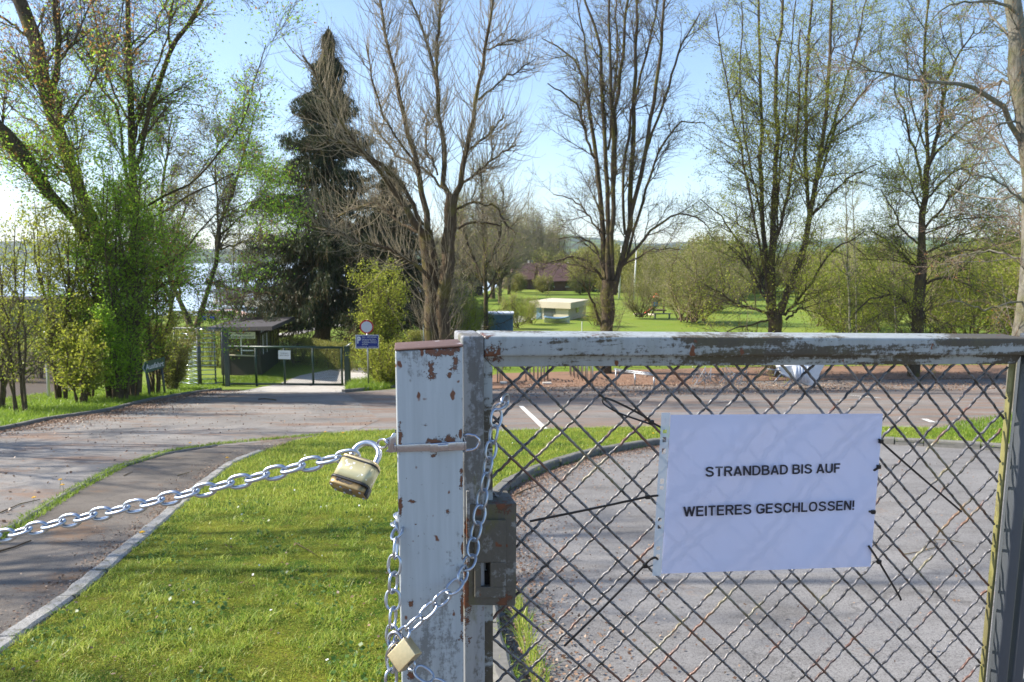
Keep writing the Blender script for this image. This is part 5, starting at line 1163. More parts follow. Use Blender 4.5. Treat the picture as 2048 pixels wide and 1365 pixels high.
# spruce
def spruce(px, tx_, ty_, D, lab, NB, NN, sc_):
    rs = np.random.RandomState(7 + int(px)); b = gD(px, D, -.1); top = at(tx_, ty_, D); H_ = top[2] - b[2]
    t = thing('spruce', b, lab, 'tree')
    m = 20; tt = np.linspace(0, 1, m); P = b + (top - b) * tt[:, None]; vt_obj('trunk', [(P[None], (.42 * (1 - tt) + .03)[None])], 10, M['bark_brown'], t)
    N = NB; hh = rs.uniform(.16, .985, N); a = rs.uniform(0, 2 * math.pi, N); L = sc_ * (7.6 * (1 - hh) ** .98 * rs.uniform(.5, 1.05, N) + .15)
    low = hh < .32; L[low] *= 1.0 + .15 * np.cos(a[low]) ** 2
    L *= 1 + .28 * np.sin(a * 1 + 2.3) * (hh < .5); L[hh < .33] *= 1.22
    q = np.linspace(0, 1, 9)[None, :]; droop = (.10 + .28 * (1 - hh))[:, None] * L[:, None]
    X = np.cos(a)[:, None] * L[:, None] * q; Y = np.sin(a)[:, None] * L[:, None] * q; Z = -droop * np.sin(q * math.pi * .62) * 1.1 + .14 * L[:, None] * q ** 3
    BP = (b + (top - b) * hh[:, None])[:, None, :] + np.stack([X, Y, Z], 2); BR = (.045 * (1 - hh) + .012)[:, None] * (1 - .8 * q)
    BP[:, 1:] += rs.normal(0, .05, BP[:, 1:].shape)
    vt_obj('branches', [(BP, BR)], 4, M['bark_brown'], t)
    s1 = kids(rs, BP, BR, 8000, (.5, 1.7), (.5, 1.2), -.35, t=(.12, 1), rmin=.008, m=5, tl=.35)
    vt_obj('twigs', [s1], 3, M['bark_brown'], t, False)
    n = NN; c = np.concatenate([leafpos(rs, s1[0], int(n * .8), (.0, 1), .07), leafpos(rs, BP, int(n * .2), (.15, 1), .06)]); hc = (c[:, 2] - b[2]) / H_; rr_ = np.hypot(c[:, 0] - (b[0] + (top[0] - b[0]) * hc), c[:, 1] - b[1]); c = c[(rr_ < sc_ * 7.9 * np.clip(1 - hc, 0, 1) ** 1.08 * (.85 + .28 * np.sin(hc * 60)) + .05) & (hc > .085)]; n = len(c)
    u = rs.normal(0, .35, (n, 3)); u[:, 2] -= 1.0; u /= np.linalg.norm(u, axis=1)[:, None]; v = rs.normal(0, 1, (n, 3)); v -= u * (v * u).sum(1)[:, None]; v /= np.linalg.norm(v, axis=1)[:, None]
    s = rs.uniform(.10, .28, n)[:, None]; V, Fc = quads(rs, c, u * s * .5, v * .022); npmesh('needles', V, Fc, M['needle'], t)
spruce(642, 657, 52, 43, 'tall dark spruce with drooping curtains of needles behind the ticket kiosk', 380, 230000, 1.0)
spruce(782, 782, 318, 49, 'lower dark spruce standing right behind the pollarded tree', 220, 110000, .85)

# pollarded double-trunked tree
L3 = [([(858, 800, 56), (866, 690, 46), (865, 600, 42), (858, 520, 40), (850, 460, 38)], .3), ([(884, 800, 34), (886, 690, 34), (886, 600, 33), (893, 520, 34), (900, 440, 32), (908, 390, 30)], -.3),
 ([(855, 470, 24), (849, 400, 20), (834, 333, 18), (813, 256, 16), (798, 169, 13), (775, 92, 11), (762, 26, 10), (752, -50, 7)], 1.0), ([(848, 470, 26), (839, 456, 24), (788, 379, 19), (757, 338, 17), (716, 287, 15), (665, 220, 10), (634, 149, 9), (603, 113, 7)], -1.5),
 ([(845, 450, 15), (813, 379, 14), (767, 333, 14), (726, 302, 13), (690, 290, 9), (654, 272, 6)], -2.0), ([(862, 560, 15), (844, 543, 13), (788, 502, 12), (767, 492, 11), (711, 487, 9), (675, 456, 8), (618, 451, 4)], -2.5),
 ([(850, 470, 12), (800, 450, 9), (757, 405, 8), (700, 420, 7), (660, 446, 4)], 2.0), ([(902, 395, 20), (890, 379, 19), (885, 287, 17), (875, 174, 14), (860, 103, 10), (834, 31, 7), (808, -30, 5)], 1.0),
 ([(876, 174, 11), (875, 77, 10), (882, 0, 8), (884, -50, 6)], 1.5), ([(908, 395, 22), (916, 379, 20), (931, 308, 18), (949, 226, 14), (967, 113, 12), (980, 41, 9), (990, -40, 6)], -1.0),
 ([(921, 369, 10), (972, 328, 8), (1031, 290, 5)], -1), ([(936, 302, 9), (983, 267, 8), (1011, 226, 5)], 1), ([(957, 200, 8), (1008, 159, 6), (1070, 118, 3)], 1), ([(970, 103, 7), (1008, 85, 6), (1039, 82, 4)], -1),
 ([(903, 425, 9), (942, 405, 8), (993, 415, 8), (1013, 451, 7), (1031, 467, 4)], -1), ([(900, 460, 9), (957, 444, 8), (1003, 451, 6)], 1), ([(890, 379, 9), (840, 330, 8), (790, 310, 7), (750, 250, 5)], 2), ([(834, 333, 8), (770, 240, 7), (745, 165, 6), (733, 90, 4)], -1), ([(875, 350, 7), (850, 290, 6), (855, 225, 5)], 2)]
tree('pollarded_tree', 'big bare pollarded tree with a forked mossy double trunk in front of the spruce', None, 27, L3, 31,
 [TW(140, (.8, 2.4), (.6, 1.2), .16, rcap=.014), TW(1500, (.9, 3.2), (.5, 1.4), .24, src=1, keep=1, rcap=.013, rmin=.0045, m=7, wob=.14, tl=.2), TW(3000, (.4, 1.3), (.3, .9), .16, rmin=.004, m=5, wob=.14)], mats=('bark_brown', 'twig_tan'), leaf=[('buds', 3200, .035, 'leaf_olive', .03)])

# medium bare tree right of it
tree('bare_tree', 'slim bare tree between the pollarded tree and the blue container', 'bare trees in the park', 46, [
 ([(973, 668, 17), (972, 579, 15), (967, 461, 10), (964, 400, 7), (960, 330, 4)], 0), ([(965, 560, 9), (936, 487, 7), (916, 425, 4)], 1), ([(972, 540, 8), (1000, 470, 6), (1008, 380, 4)], -1), ([(974, 580, 7), (1010, 520, 5), (1035, 460, 3)], 1),
 ([(970, 570, 6), (930, 530, 4), (905, 505, 3)], 1), ([(974, 600, 6), (995, 560, 5), (1010, 500, 3)], -1)], 41,
 [TW(80, (1.2, 3.4), (.3, .8), .14, rcap=.03), TW(1600, (.6, 1.8), (.3, .8), .08, rmin=.006)], leaf=[('leaves', 2500, .08, 'leaf_yellow', .1)], mats=('bark', 'twig_tan'))
# fan shaped bare tree
L5 = [([(1210, 764, 36), (1213, 700, 33), (1214, 656, 32), (1216, 590, 36), (1220, 560, 40)], 0), ([(1214, 590, 20), (1209, 543, 20), (1204, 410, 17), (1189, 287, 14), (1173, 169, 10), (1142, 103, 7), (1081, 77, 3)], 1.5), ([(1217, 560, 18), (1214, 359, 15), (1204, 205, 13), (1204, 103, 11), (1178, 26, 8), (1160, -40, 6)], 0),
 ([(1225, 560, 18), (1227, 308, 14), (1222, 154, 11), (1217, 0, 8), (1215, -60, 6)], -1), ([(1228, 450, 12), (1230, 231, 13), (1245, 118, 11), (1258, -40, 8)], 1), ([(1228, 590, 20), (1237, 538, 20), (1260, 451, 19), (1266, 308, 16), (1271, 179, 13), (1273, 51, 10), (1275, -60, 7)], 0),
 ([(1258, 460, 15), (1286, 333, 15), (1307, 205, 13), (1322, 103, 11), (1332, -30, 8)], -1.5), ([(1291, 308, 9), (1327, 205, 9), (1358, 103, 7), (1399, 26, 4)], 1), ([(1255, 513, 10), (1281, 410, 10), (1317, 303, 7), (1358, 241, 6), (1409, 246, 3)], 2),
 ([(1245, 530, 12), (1296, 467, 9), (1348, 426, 7), (1389, 431, 6), (1419, 456, 3)], -1), ([(1212, 565, 10), (1178, 523, 9), (1143, 513, 7), (1091, 528, 4)], -1), ([(1210, 555, 9), (1189, 492, 7), (1163, 474, 5), (1117, 479, 3)], 1), ([(1206, 470, 7), (1168, 420, 6), (1142, 397, 5), (1107, 390, 3)], 1),
 ([(1189, 318, 9), (1153, 205, 7), (1096, 169, 4)], -1), ([(1250, 470, 10), (1245, 359, 10), (1260, 231, 9), (1286, 128, 8), (1312, 26, 6), (1320, -40, 4)], 2), ([(1204, 656, 10), (1187, 610, 8), (1172, 575, 5), (1165, 560, 3)], -1), ([(1216, 300, 8), (1235, 120, 7), (1232, -40, 5)], 2),
 ([(1200, 380, 8), (1180, 230, 7), (1172, 90, 6), (1150, -20, 4)], -2), ([(1240, 538, 7), (1300, 500, 5), (1360, 498, 3)], -1)]
tree('fan_tree', 'bare tree with many straight stems fanning up from one short trunk', None, 34, L5, 51,
 [TW(170, (1.2, 3.2), (.35, .9), .06, rcap=.028), TW(2800, (.5, 1.7), (.4, 1.1), .02, rmin=.0055), TW(7000, (.25, .9), (.4, 1.1), 0, rmin=.0046, m=4)], mats=('bark', 'twig'), leaf=[('buds', 11000, .055, 'leaf_yellow', .03)])
# budding trees
L6 = [([(1550, 760, 36), (1549, 661, 32), (1547, 622, 38)], 0), ([(1546, 630, 24), (1546, 487, 22), (1546, 384, 18), (1556, 256, 14), (1551, 154, 12), (1561, 77, 10), (1567, -50, 7)], .5), ([(1540, 630, 18), (1523, 410, 15), (1523, 282, 12), (1520, 154, 10), (1515, -40, 7)], 2),
 ([(1560, 630, 26), (1602, 518, 22), (1620, 436, 18), (1638, 333, 16), (1649, 231, 13), (1659, 103, 11), (1669, -50, 7)], -.5), ([(1619, 440, 12), (1610, 308, 13), (1610, 205, 11), (1618, 103, 9), (1626, -40, 6)], 1), ([(1552, 480, 11), (1577, 384, 10), (1592, 292, 8), (1597, 205, 7), (1600, 60, 5)], -2),
 ([(1628, 390, 9), (1669, 256, 8), (1731, 179, 6), (1780, 130, 3)], 1), ([(1569, 632, 10), (1618, 574, 8), (1669, 497, 6), (1731, 462, 3)], -1), ([(1572, 640, 9), (1602, 615, 7), (1610, 590, 4)], 0), ([(1540, 630, 10), (1532, 625, 9), (1476, 610, 7), (1409, 569, 4)], -1),
 ([(1540, 615, 9), (1501, 543, 8), (1460, 492, 4)], 1), ([(1538, 640, 8), (1480, 655, 5), (1430, 675, 3)], -1), ([(1540, 600, 9), (1490, 500, 7), (1440, 430, 5), (1400, 400, 3)], 2), ([(1535, 560, 9), (1500, 400, 8), (1470, 250, 6), (1450, 150, 5), (1430, 30, 4)], -2),
 ([(1528, 450, 8), (1490, 300, 6), (1480, 150, 5), (1485, 0, 4)], 1), ([(1640, 330, 8), (1690, 180, 6), (1720, 60, 5), (1740, -30, 4)], 2), ([(1625, 430, 7), (1690, 360, 6), (1750, 330, 4)], -2), ([(1550, 500, 7), (1560, 330, 7), (1580, 150, 5), (1590, 0, 4)], 1)]
bl = [('leaves', 60000, .075, 'leaf_yellow', .10)]
tree('budding_tree', 'broad multi stemmed tree with small fresh green leaves, right of the fan shaped bare tree', 'budding trees beyond the car park', 33, L6, 61,
 [TW(250, (1.5, 4.4), (.45, 1.25), .05, rcap=.026, t=(.04, 1)), TW(3200, (.6, 2.0), (.4, 1.1), .02, rmin=.0055), TW(6500, (.25, .9), (.4, 1.1), 0, rmin=.0046, m=4)], mats=('bark', 'twig'), leaf=bl)
L7 = [([(1826, 756, 30), (1833, 661, 28), (1840, 560, 27), (1843, 480, 24), (1848, 400, 20), (1855, 330, 18)], 0), ([(1854, 345, 13), (1854, 256, 12), (1851, 169, 10), (1848, 77, 8), (1860, -40, 5)], 0), ([(1857, 330, 14), (1879, 256, 12), (1889, 179, 10), (1910, 123, 7), (1951, 61, 4)], -1),
 ([(1845, 380, 9), (1838, 333, 9), (1807, 231, 7), (1792, 190, 5), (1780, 120, 3)], 1), ([(1850, 350, 10), (1869, 308, 9), (1936, 246, 6), (2010, 220, 3)], 2), ([(1836, 625, 10), (1828, 615, 10), (1787, 589, 8), (1736, 600, 6), (1700, 640, 3)], -1), ([(1840, 545, 9), (1828, 533, 9), (1787, 492, 7), (1741, 461, 4)], 1),
 ([(1843, 570, 9), (1870, 560, 8), (1920, 551, 4)], -1), ([(1846, 512, 9), (1910, 477, 7), (1980, 450, 3)], 1), ([(1848, 460, 9), (1890, 410, 8), (1936, 359, 6), (1961, 313, 3)], -2), ([(1843, 490, 8), (1807, 461, 7), (1787, 420, 5), (1760, 380, 3)], -1), ([(1847, 430, 7), (1810, 350, 6), (1790, 300, 3)], 2),
 ([(1850, 400, 8), (1910, 340, 6), (1990, 320, 3)], 1), ([(1845, 470, 7), (1920, 440, 5), (2040, 430, 3)], -2), ([(1845, 520, 7), (1930, 500, 5), (2040, 510, 3)], 2), ([(1835, 600, 6), (1855, 640, 4), (1868, 660, 2)], -1), ([(1852, 300, 7), (1820, 200, 5), (1810, 80, 3)], 1)]
tree('budding_tree', 'single stemmed budding tree with wide level branches near the right edge', 'budding trees beyond the car park', 33, L7, 71,
 [TW(210, (1.5, 4.4), (.5, 1.25), .03, rcap=.024, t=(.10, 1)), TW(3200, (.6, 2.0), (.4, 1.0), .0, rmin=.0055), TW(6000, (.25, .9), (.4, 1.1), 0, rmin=.0046, m=4)], mats=('bark', 'twig'), leaf=[('leaves', 50000, .072, 'leaf_yellow', .06)])
# near tree at the right edge
L8 = [([(2030, 850, 66), (2040, 760, 52), (2052, 620, 50), (2066, 460, 48), (2062, 350, 46), (2048, 250, 43), (2037, 150, 40), (2026, 0, 36), (2018, -80, 30)], 0), ([(2058, 310, 18), (2002, 215, 18), (1951, 184, 15), (1900, 164, 12), (1833, 161, 9), (1746, 143, 5), (1674, 108, 3)], -1.5),
 ([(2048, 190, 10), (2012, 164, 9), (1985, 170, 8), (1961, 179, 4)], 1), ([(2032, 40, 12), (2007, 8, 10), (1951, 0, 7), (1900, 10, 6), (1859, 41, 3)], -1), ([(2060, 240, 8), (2002, 250, 6), (1961, 282, 5), (1920, 292, 3)], -1), ([(2060, 345, 9), (2010, 300, 8), (1987, 277, 8), (1945, 240, 5), (1880, 215, 3)], 1),
 ([(2064, 420, 8), (1990, 360, 6), (1920, 340, 3)], -1.5), ([(2066, 520, 8), (1980, 500, 6), (1890, 520, 3)], 1), ([(2058, 600, 7), (1970, 620, 5), (1900, 600, 3)], -1.5), ([(2040, 100, 8), (1990, 40, 6), (1960, -30, 4)], 1), ([(2062, 380, 8), (1980, 400, 6), (1900, 380, 3)], 2)]
tree('birch', 'pale mottled trunk at the right edge with reddish budding branches reaching left', None, 16.5, L8, 81,
 [TW(110, (.7, 2.2), (.4, 1.0), .03, rcap=.016), TW(900, (.4, 1.2), (.4, 1.0), .02, rmin=.002), TW(1500, (.15, .5), (.4, 1.0), 0, rmin=.0016, m=4)], mats=('bark_pale', 'twig_red', 'bark_pale'), leaf=[('buds', 1800, .03, 'leaf_orange', .02)])
# two trees standing outside the frame on the left that shade the drive
for i, (x, y, lab) in enumerate([(-11.5, 5.2, 'bare shade tree standing outside the picture on the left, nearest the footpath'), (-15.5, 12.5, 'second bare shade tree outside the picture on the left, beyond the drive')]):
    rs = np.random.RandomState(90 + i); b = np.array([x, y, gz(y)]); P = []; R = []
    tk = b + np.array([[0, 0, 0], [.1, 0, 2], [.0, .1, 4.5]]); A = resample(np.concatenate([tk, [[.2], [.16], [.14]]], 1), 14); P.append(A[:, :3]); R.append(A[:, 3])
    for k in range(8):
        a = rs.uniform(0, 6.28); d = rs.uniform(1.2, 4.5); A = resample([[*(b + [0, 0, rs.uniform(2.4, 4.4)]), .06], [b[0] + math.cos(a) * d * .5, b[1] + math.sin(a) * d * .5, b[2] + rs.uniform(5, 7), .045], [b[0] + math.cos(a) * d, b[1] + math.sin(a) * d, b[2] + rs.uniform(8, 13), .02]], 14); P.append(A[:, :3]); R.append(A[:, 3])
    P = np.array(P); R = np.array(R); t = thing('shade_tree', b, lab, 'tree', None); k1 = kids(rs, P, R, 120, (1.2, 3.2), (.4, 1), .06, rcap=.04); k2 = kids(rs, k1[0], k1[1], 1300, (.5, 1.6), (.4, 1), 0, rmin=.006)
    vt_obj('trunk', [(P, R)], 8, M['bark'], t); vt_obj('branches', [k1], 4, M['bark'], t); vt_obj('twigs', [k2], 3, M['twig'], t, False)
    leaves(rs, leafpos(rs, k2[0], 2500, (.2, 1), .08), .09, 'leaves', M['leaf_yellow'], t)

# ------------------------------------------------------------------ background trees: prototypes and copies
def copy_thing(src, loc, sc, rot, label, group, zs=1.0):
    c = src.copy(); C.objects.link(c); c.location = tuple(loc); c.scale = (sc, sc, sc * zs); c.rotation_euler = (0, 0, rot); c['label'] = label; c['group'] = group
    for ch in src.children: d = ch.copy(); C.objects.link(d); d.parent = c
    return c
def proto(nm, label, grp, loc, seed, H_, spread_, nst, nl, lmat, lsz, bark, twig, trunk_h=.25, ntw=900, wd=.02):
    rs = np.random.RandomState(seed); b = np.asarray(loc, float); P = []; R = []
    if trunk_h > .05:
        A = resample([[*b, wd * H_], [*(b + [rs.uniform(-.2, .2), 0, H_ * trunk_h]), wd * H_ * .8]], 10); P.append(A[:, :3]); R.append(A[:, 3])
    for k in range(nst):
        a = rs.uniform(0, 6.28); d = rs.uniform(.2, 1) * spread_; z0 = H_ * trunk_h * rs.uniform(.7, 1.0); hh = H_ * (1 - .35 * d / spread_) * rs.uniform(.8, 1)
        jx, jy = rs.normal(0, .16 * spread_, 2) * (trunk_h < .1); A = resample([[*(b + [jx, jy, z0]), wd * H_ * .5], [*(b + [jx + math.cos(a) * d * .85, jy + math.sin(a) * d * .85, z0 + (hh - z0) * .4]), wd * H_ * .3], [*(b + [math.cos(a) * d, math.sin(a) * d, hh]), .01]], 10)
        A[1:, :3] += rs.normal(0, .012 * H_, (9, 3)); P.append(A[:, :3]); R.append(A[:, 3])
    P = np.array(P); R = np.array(R); t = thing(nm, b, label, 'tree' if trunk_h > .05 else 'bush', grp)
    k1 = kids(rs, P, R, ntw // 6, (.12 * H_, .3 * H_), (.3, .9), .08, rmin=.012, rcap=.05); k2 = kids(rs, k1[0], k1[1], ntw, (.05 * H_, .14 * H_), (.3, 1.0), .03, rmin=.009, m=4)
    vt_obj('trunk', [(P, R)], 5, M[bark], t); vt_obj('branches', [k1, k2], 3, M[twig], t, False)
    if nl:
        q3 = rs.normal(0, 1, (nl // 3, 3)); q3 /= np.linalg.norm(q3, axis=1)[:, None]; q3 *= rs.uniform(.35, 1, (nl // 3, 1)) ** .5; el = b + [0, 0, H_ * (.40 if trunk_h < .1 else .55)] + q3 * [spread_ * .85, spread_ * .85, H_ * (.38 if trunk_h < .1 else .3)] * rs.uniform(.8, 1.15, (nl // 3, 1))
        leaves(rs, np.concatenate([el, leafpos(rs, k1[0], nl // 4, (.2, 1), .10 * H_ ** .5), leafpos(rs, k2[0], nl // 2, (0, 1), .13 * H_ ** .5)]), lsz, 'foliage', M[lmat], t)
    return t
GB = 'background trees and bushes behind the park'
bgl = [] # (proto key, px, D, scale, label)
pa = proto('bare_tree', 'grey bare tree in the row at the lake, straight behind the slim bare tree', GB, gD(1000, 90), 101, 12, 2.6, 9, 4000, 'leaf_olive', .16, 'bark_brown', 'twig_tan', .2, 2000)
pb2 = proto('bare_tree', 'tall bare tree with upright twigs above the leftmost brown roof', GB, gD(1040, 150), 102, 16.5, 2.2, 12, 5000, 'leaf_olive', .16, 'bark_brown', 'twig_tan', .1, 2200)
pc2 = proto('budding_bush', 'yellow green budding bush right of the play tower', GB, gD(1392, 60), 103, 7.6, 3.8, 20, 13000, 'leaf_olive', .11, 'bark_brown', 'twig_tan', .04, 1500)
pd = proto('budding_bush', 'light green thicket in front of the meadow, between the two budding trees', GB, gD(1700, 48), 104, 5.6, 2.5, 14, 14000, 'leaf_yellow', .10, 'bark_brown', 'twig_tan', .04, 1500)
pe = proto('leafy_tree', 'rounded light green tree at the far edge of the meadow', GB, gD(1420, 100), 105, 9, 4.6, 18, 20000, 'leaf_olive', .26, 'bark_brown', 'twig_tan', .06, 1200)
rb = random.Random(5)
def put(src, px, D, sc, lab, zs=1.0): return copy_thing(src, gD(px, D), sc, rb.uniform(0, 6.28), lab, GB, zs)
for k, (px, D, sc) in enumerate([(900, 95, .8), (925, 88, .95), (945, 98, .9), (985, 100, 1.05), (1018, 112, 1.1), (1062, 170, 1.3), (1085, 175, 1.25), (1110, 180, 1.1), (880, 105, .8)]):
    put(pb2 if k % 2 else pa, px, D, sc, 'grey bare tree number %s in the lakeside row, counted from the left' % ['one', 'two', 'three', 'four', 'five', 'six', 'seven', 'eight', 'nine'][sorted([900, 925, 945, 985, 1018, 1062, 1085, 1110, 880]).index(px)])
nearl = [(1280, 66, .55, 'small green bush right of the fan shaped tree trunk'), (1310, 84, .9, 'green bush rising behind the play tower'), (1385, 62, .7, 'tall olive bush right of the play tower'), (1425, 74, .8, 'olive bush left of the broad budding tree'), (1470, 84, .7, 'olive bush close behind the broad budding tree on its left'), (1360, 96, .9, 'tall olive green bush top behind the play tower'),
 (1250, 118, .7, 'olive bush hiding the orange brown roof'), (1500, 115, .9, 'far olive bush left behind the broad budding trunk'), (1600, 118, .9, 'far olive bush right behind the broad budding trunk')]
for px, D, sc, lab in nearl: put(pc2, px, D, sc, lab)
for px, D, sc, lab in [(1060, 60, .42, 'low shrub left of the cream pavilion'), (1032, 56, .5, 'low shrub right of the blue container'), (925, 44, .6, 'low light green shrub right of the pollarded trunk'), (955, 48, .5, 'low light green shrub at the foot of the slim bare tree'), (1195, 58, .45, 'low shrub right of the cream pavilion'), (1655, 56, 1.1, 'light green thicket right of the broad budding trunk'), (1740, 52, 1.15, 'light green thicket midway between the budding trees'),
 (1780, 60, 1.2, 'light green thicket left of the single stemmed tree'), (1890, 50, 1.1, 'light green thicket right of the single stemmed tree'), (1940, 46, 1.1, 'light green thicket near the right edge'), (1990, 52, 1.35, 'tall light green thicket by the right edge trunk'), (2040, 48, 1.3, 'light green thicket behind the right edge trunk'), (2090, 44, 1.2, 'light green thicket just outside the right edge'), (905, 50, .75, 'light green shrub directly behind the pollarded trunk')]: put(pd, px, D, sc, lab)
for k, px in enumerate(range(1190, 2140, 40)):
    put(pe, px + rb.uniform(-10, 10), rb.uniform(106, 124), rb.uniform(.75, 1.15), ['%s rounded far tree behind the fan shaped tree', '%s rounded far tree behind the play tower', '%s rounded far tree behind the broad budding tree', '%s rounded far tree between the budding trees', '%s rounded far tree near the right edge'][min(4, k // 5)] % ['first', 'second', 'third', 'fourth', 'fifth'][k % 5])
for px, D, sc, lab in [(1000, 150, 1.0, 'tree behind the brown roofs, leftmost'), (1045, 160, 1.0, 'tree behind the brown roofs, second from the left'), (1095, 150, .85, 'tree behind the brown roofs, third from the left'), (1150, 165, .9, 'tree behind the brown roofs, fourth from the left'), (1085, 118, .36, 'small round bush in front of the wide brown roof'), (1030, 118, .42, 'small round bush in front of the leftmost brown roof'), (1160, 112, .38, 'small round bush in front of the purplish roof'), (1215, 120, .5, 'small round tree behind the fan shaped trunk')]: put(pe, px, D, sc, lab)
# birch stems by the orange roof and thin birches in the thicket
for px, D, sc, lab in [(1238, 100, .75, 'white stemmed birch left of the orange brown roof'), (1268, 98, .7, 'white stemmed birch right of the orange brown roof')]:
    m = MB(); b = gD(px, D); m.tube([b, b + [.1, 0, 5 * sc], b + [.2, 0, 9 * sc]], [.14, .1, .03], 6); o = m.obj('birch', M['white'], None, True); tag(o, lab, 'tree')
for px, y1, D, wd_, lab in [(1698, 470, 44, 9, 'slender pale trunk in the thicket, leftmost of three'), (1712, 500, 46, 6, 'slender pale trunk in the thicket, middle of three'), (1790, 520, 42, 8, 'slender pale trunk in the thicket, rightmost of three')]:
    t_ = tree('slender_tree', lab, 'slender trunks in the thicket', D, [([(px + 4, 700, wd_), (px, 600, wd_ * .8), (px - 4, y1, wd_ * .5), (px - 8, y1 - 160, 2)], 0)], int(px), [TW(30, (1, 2.6), (.3, .8), .06, t=(.3, 1)), TW(300, (.5, 1.4), (.3, .9), 0, rmin=.004)], mats=('bark_pale', 'twig_tan'), leaf=[('leaves', 900, .07, 'leaf_yellow', .05)])

# hedges
def hedge(name, label, pts, h, th, mat, n, seed, lsz=.06):
    rs = np.random.RandomState(seed); P = np.array([[p[0], p[1]] for p in pts]); t = thing(name, [P[:, 0].mean(), P[:, 1].mean(), gz(P[:, 1].mean())], label, 'hedge')
    seg = np.linalg.norm(np.diff(P, axis=0), axis=1); idx = rs.choice(len(seg), n, p=seg / seg.sum()); f = rs.rand(n)[:, None]
    d = (P[idx + 1] - P[idx]) / seg[idx][:, None]; q = P[idx] * (1 - f) + P[idx + 1] * f; off = np.clip(rs.normal(0, .5, n), -1, 1) * th / 2
    s_ = rs.rand(n) < .75; off = np.where(s_, np.sign(off) * th / 2 * rs.uniform(.75, 1.1, n), off); z = rs.rand(n) * h; z = np.where(~s_, h * rs.uniform(.85, 1.08, n), z)
    x = q[:, 0] - d[:, 1] * off; y = q[:, 1] + d[:, 0] * off; g = np.array([gz(v) for v in y]); c = np.stack([x, y, g + z], 1)
    leaves(rs, c, lsz, 'foliage', M[mat], t)
    m = MB()
    for k in range(int(seg.sum() / .35)):
        i = rs.choice(len(seg), p=seg / seg.sum()); f_ = rs.rand(); b = P[i] * (1 - f_) + P[i + 1] * f_; b3 = np.array([b[0], b[1], gz(b[1]) - .02])
        for j in range(4): m.tube([b3, b3 + [rs.uniform(-.3, .3), rs.uniform(-.2, .2), h * .95]], .01, 4)
    m.obj('stems', M['twig'], t)
hedge('clipped_hedge', 'clipped olive hedge behind the low green gate, right of the kiosk', [gD(x, d)[:2] for x, d in ((562, 38), (612, 37.3), (640, 36.2), (690, 34.8), (720, 34.5), (790, 35))], 1.15, .8, 'leaf_olive', 22000, 5, .055)
hedge('clipped_hedge', 'clipped hedge behind the turnstile, left of the kiosk', [gD(x, d)[:2] for x, d in ((300, 37), (380, 36.5), (452, 36))], 1.7, .8, 'leaf_olive', 13000, 6)
hedge('clipped_hedge', 'low clipped hedge on the lakeside lawn beyond the V shaped tree', [gD(x, 66)[:2] for x in (330, 400, 470)], .6, .6, 'leaf_olive', 3500, 7, .12)
hedge('brushwood', 'dark brown brushwood bank left of the white pole', [gD(x, d)[:2] for x, d in ((-200, 34), (0, 33), (110, 32))], 1.5, 2.2, 'leaf_olive', 9000, 8, .09)
hedge('rough_hedge', 'rough low hedge along the far side of the car park', [gD(x, d)[:2] for x, d in ((830, 34), (1000, 35.4), (1400, 36.2), (1700, 36.6), (2050, 37), (2600, 38))], .75, 1.3, 'leaf_yellow', 15000, 9, .06)
hedge('box_hedge', 'small square clipped hedge left of the pollarded trunk', [gD(x, 37)[:2] for x in (815, 850)], 1.5, 1.0, 'leaf_olive', 7000, 10)

# ------------------------------------------------------------------ grass, litter, flowers
def in_poly(x, y, poly):
    ins = np.zeros(len(x), bool); n = len(poly)
    for i in range(n):
        x0, y0 = poly[i]; x1, y1 = poly[(i + 1) % n]
        c = ((y0 > y) != (y1 > y)); xi = (x1 - x0) * (y - y0) / ((y1 - y0) if y1 != y0 else 1e-9) + x0; ins ^= c & (x < xi)
    return ins
gzv = lambda y: EYE - (1.5 + .11 * np.minimum(y, KINK))
def scatter(rs, polypx, n, box=None, dens=None, px=True):
    poly = [tuple(gp(x, y)[:2]) for x, y in polypx] if px else polypx; A = np.array(poly); x0, y0 = A.min(0); x1, y1 = A.max(0)
    if box: x0 = max(x0, box[0]); y0 = max(y0, box[1]); x1 = min(x1, box[2]); y1 = min(y1, box[3])
    x = rs.uniform(x0, x1, n * 3); y = rs.uniform(y0, y1, n * 3)
    k = in_poly(x, y, poly)
    if dens is not None: k &= rs.rand(len(x)) < dens(x, y)
    return x[k][:n], y[k][:n]
def blades(name, x, y, off, h, wd, mat, seed, label=None, lean=.5):
    rs = np.random.RandomState(seed); n = len(x); b = np.stack([x, y, gzv(y) + off], 1); a = rs.uniform(0, 6.28, n); H_ = np.asarray(h) * rs.uniform(.35, 1.15, n)
    sv = np.stack([np.cos(a), np.sin(a), np.zeros(n)], 1) * (wd * rs.uniform(.6, 1.2, n))[:, None] / 2; l = rs.normal(0, lean, (n, 2)) * H_[:, None]
    mid = b + np.stack([l[:, 0] * .35, l[:, 1] * .35, H_ * .6], 1); tip = b + np.stack([l[:, 0], l[:, 1], H_ * .95], 1)
    V = np.stack([b - sv, b + sv, mid + sv * .7, mid - sv * .7, mid + sv * .7, tip, tip, mid - sv * .7], 1)
    V = np.stack([b - sv, b + sv, mid + sv * .7, mid - sv * .7, tip + sv * .08, tip - sv * .08], 1).reshape(-1, 3)
    i = np.arange(n)[:, None] * 6; Fc = np.stack([i + [0, 1, 2, 3], i + [3, 2, 4, 5]], 1).reshape(-1, 4)
    o = npmesh(name, V, Fc, M[mat], None); tag(o, label, 'grass', None, 'stuff'); return o
rs = np.random.RandomState(77)
near = lambda x, y: np.clip((3.2 / np.maximum(y, 1.5)) ** 1.7, .02, 1)
x, y = scatter(rs, LAWN, 150000, (-4, 2.6, 3, 7.5), lambda x, y: near(x, y) * (np.abs(x) < y * .75 + .3))
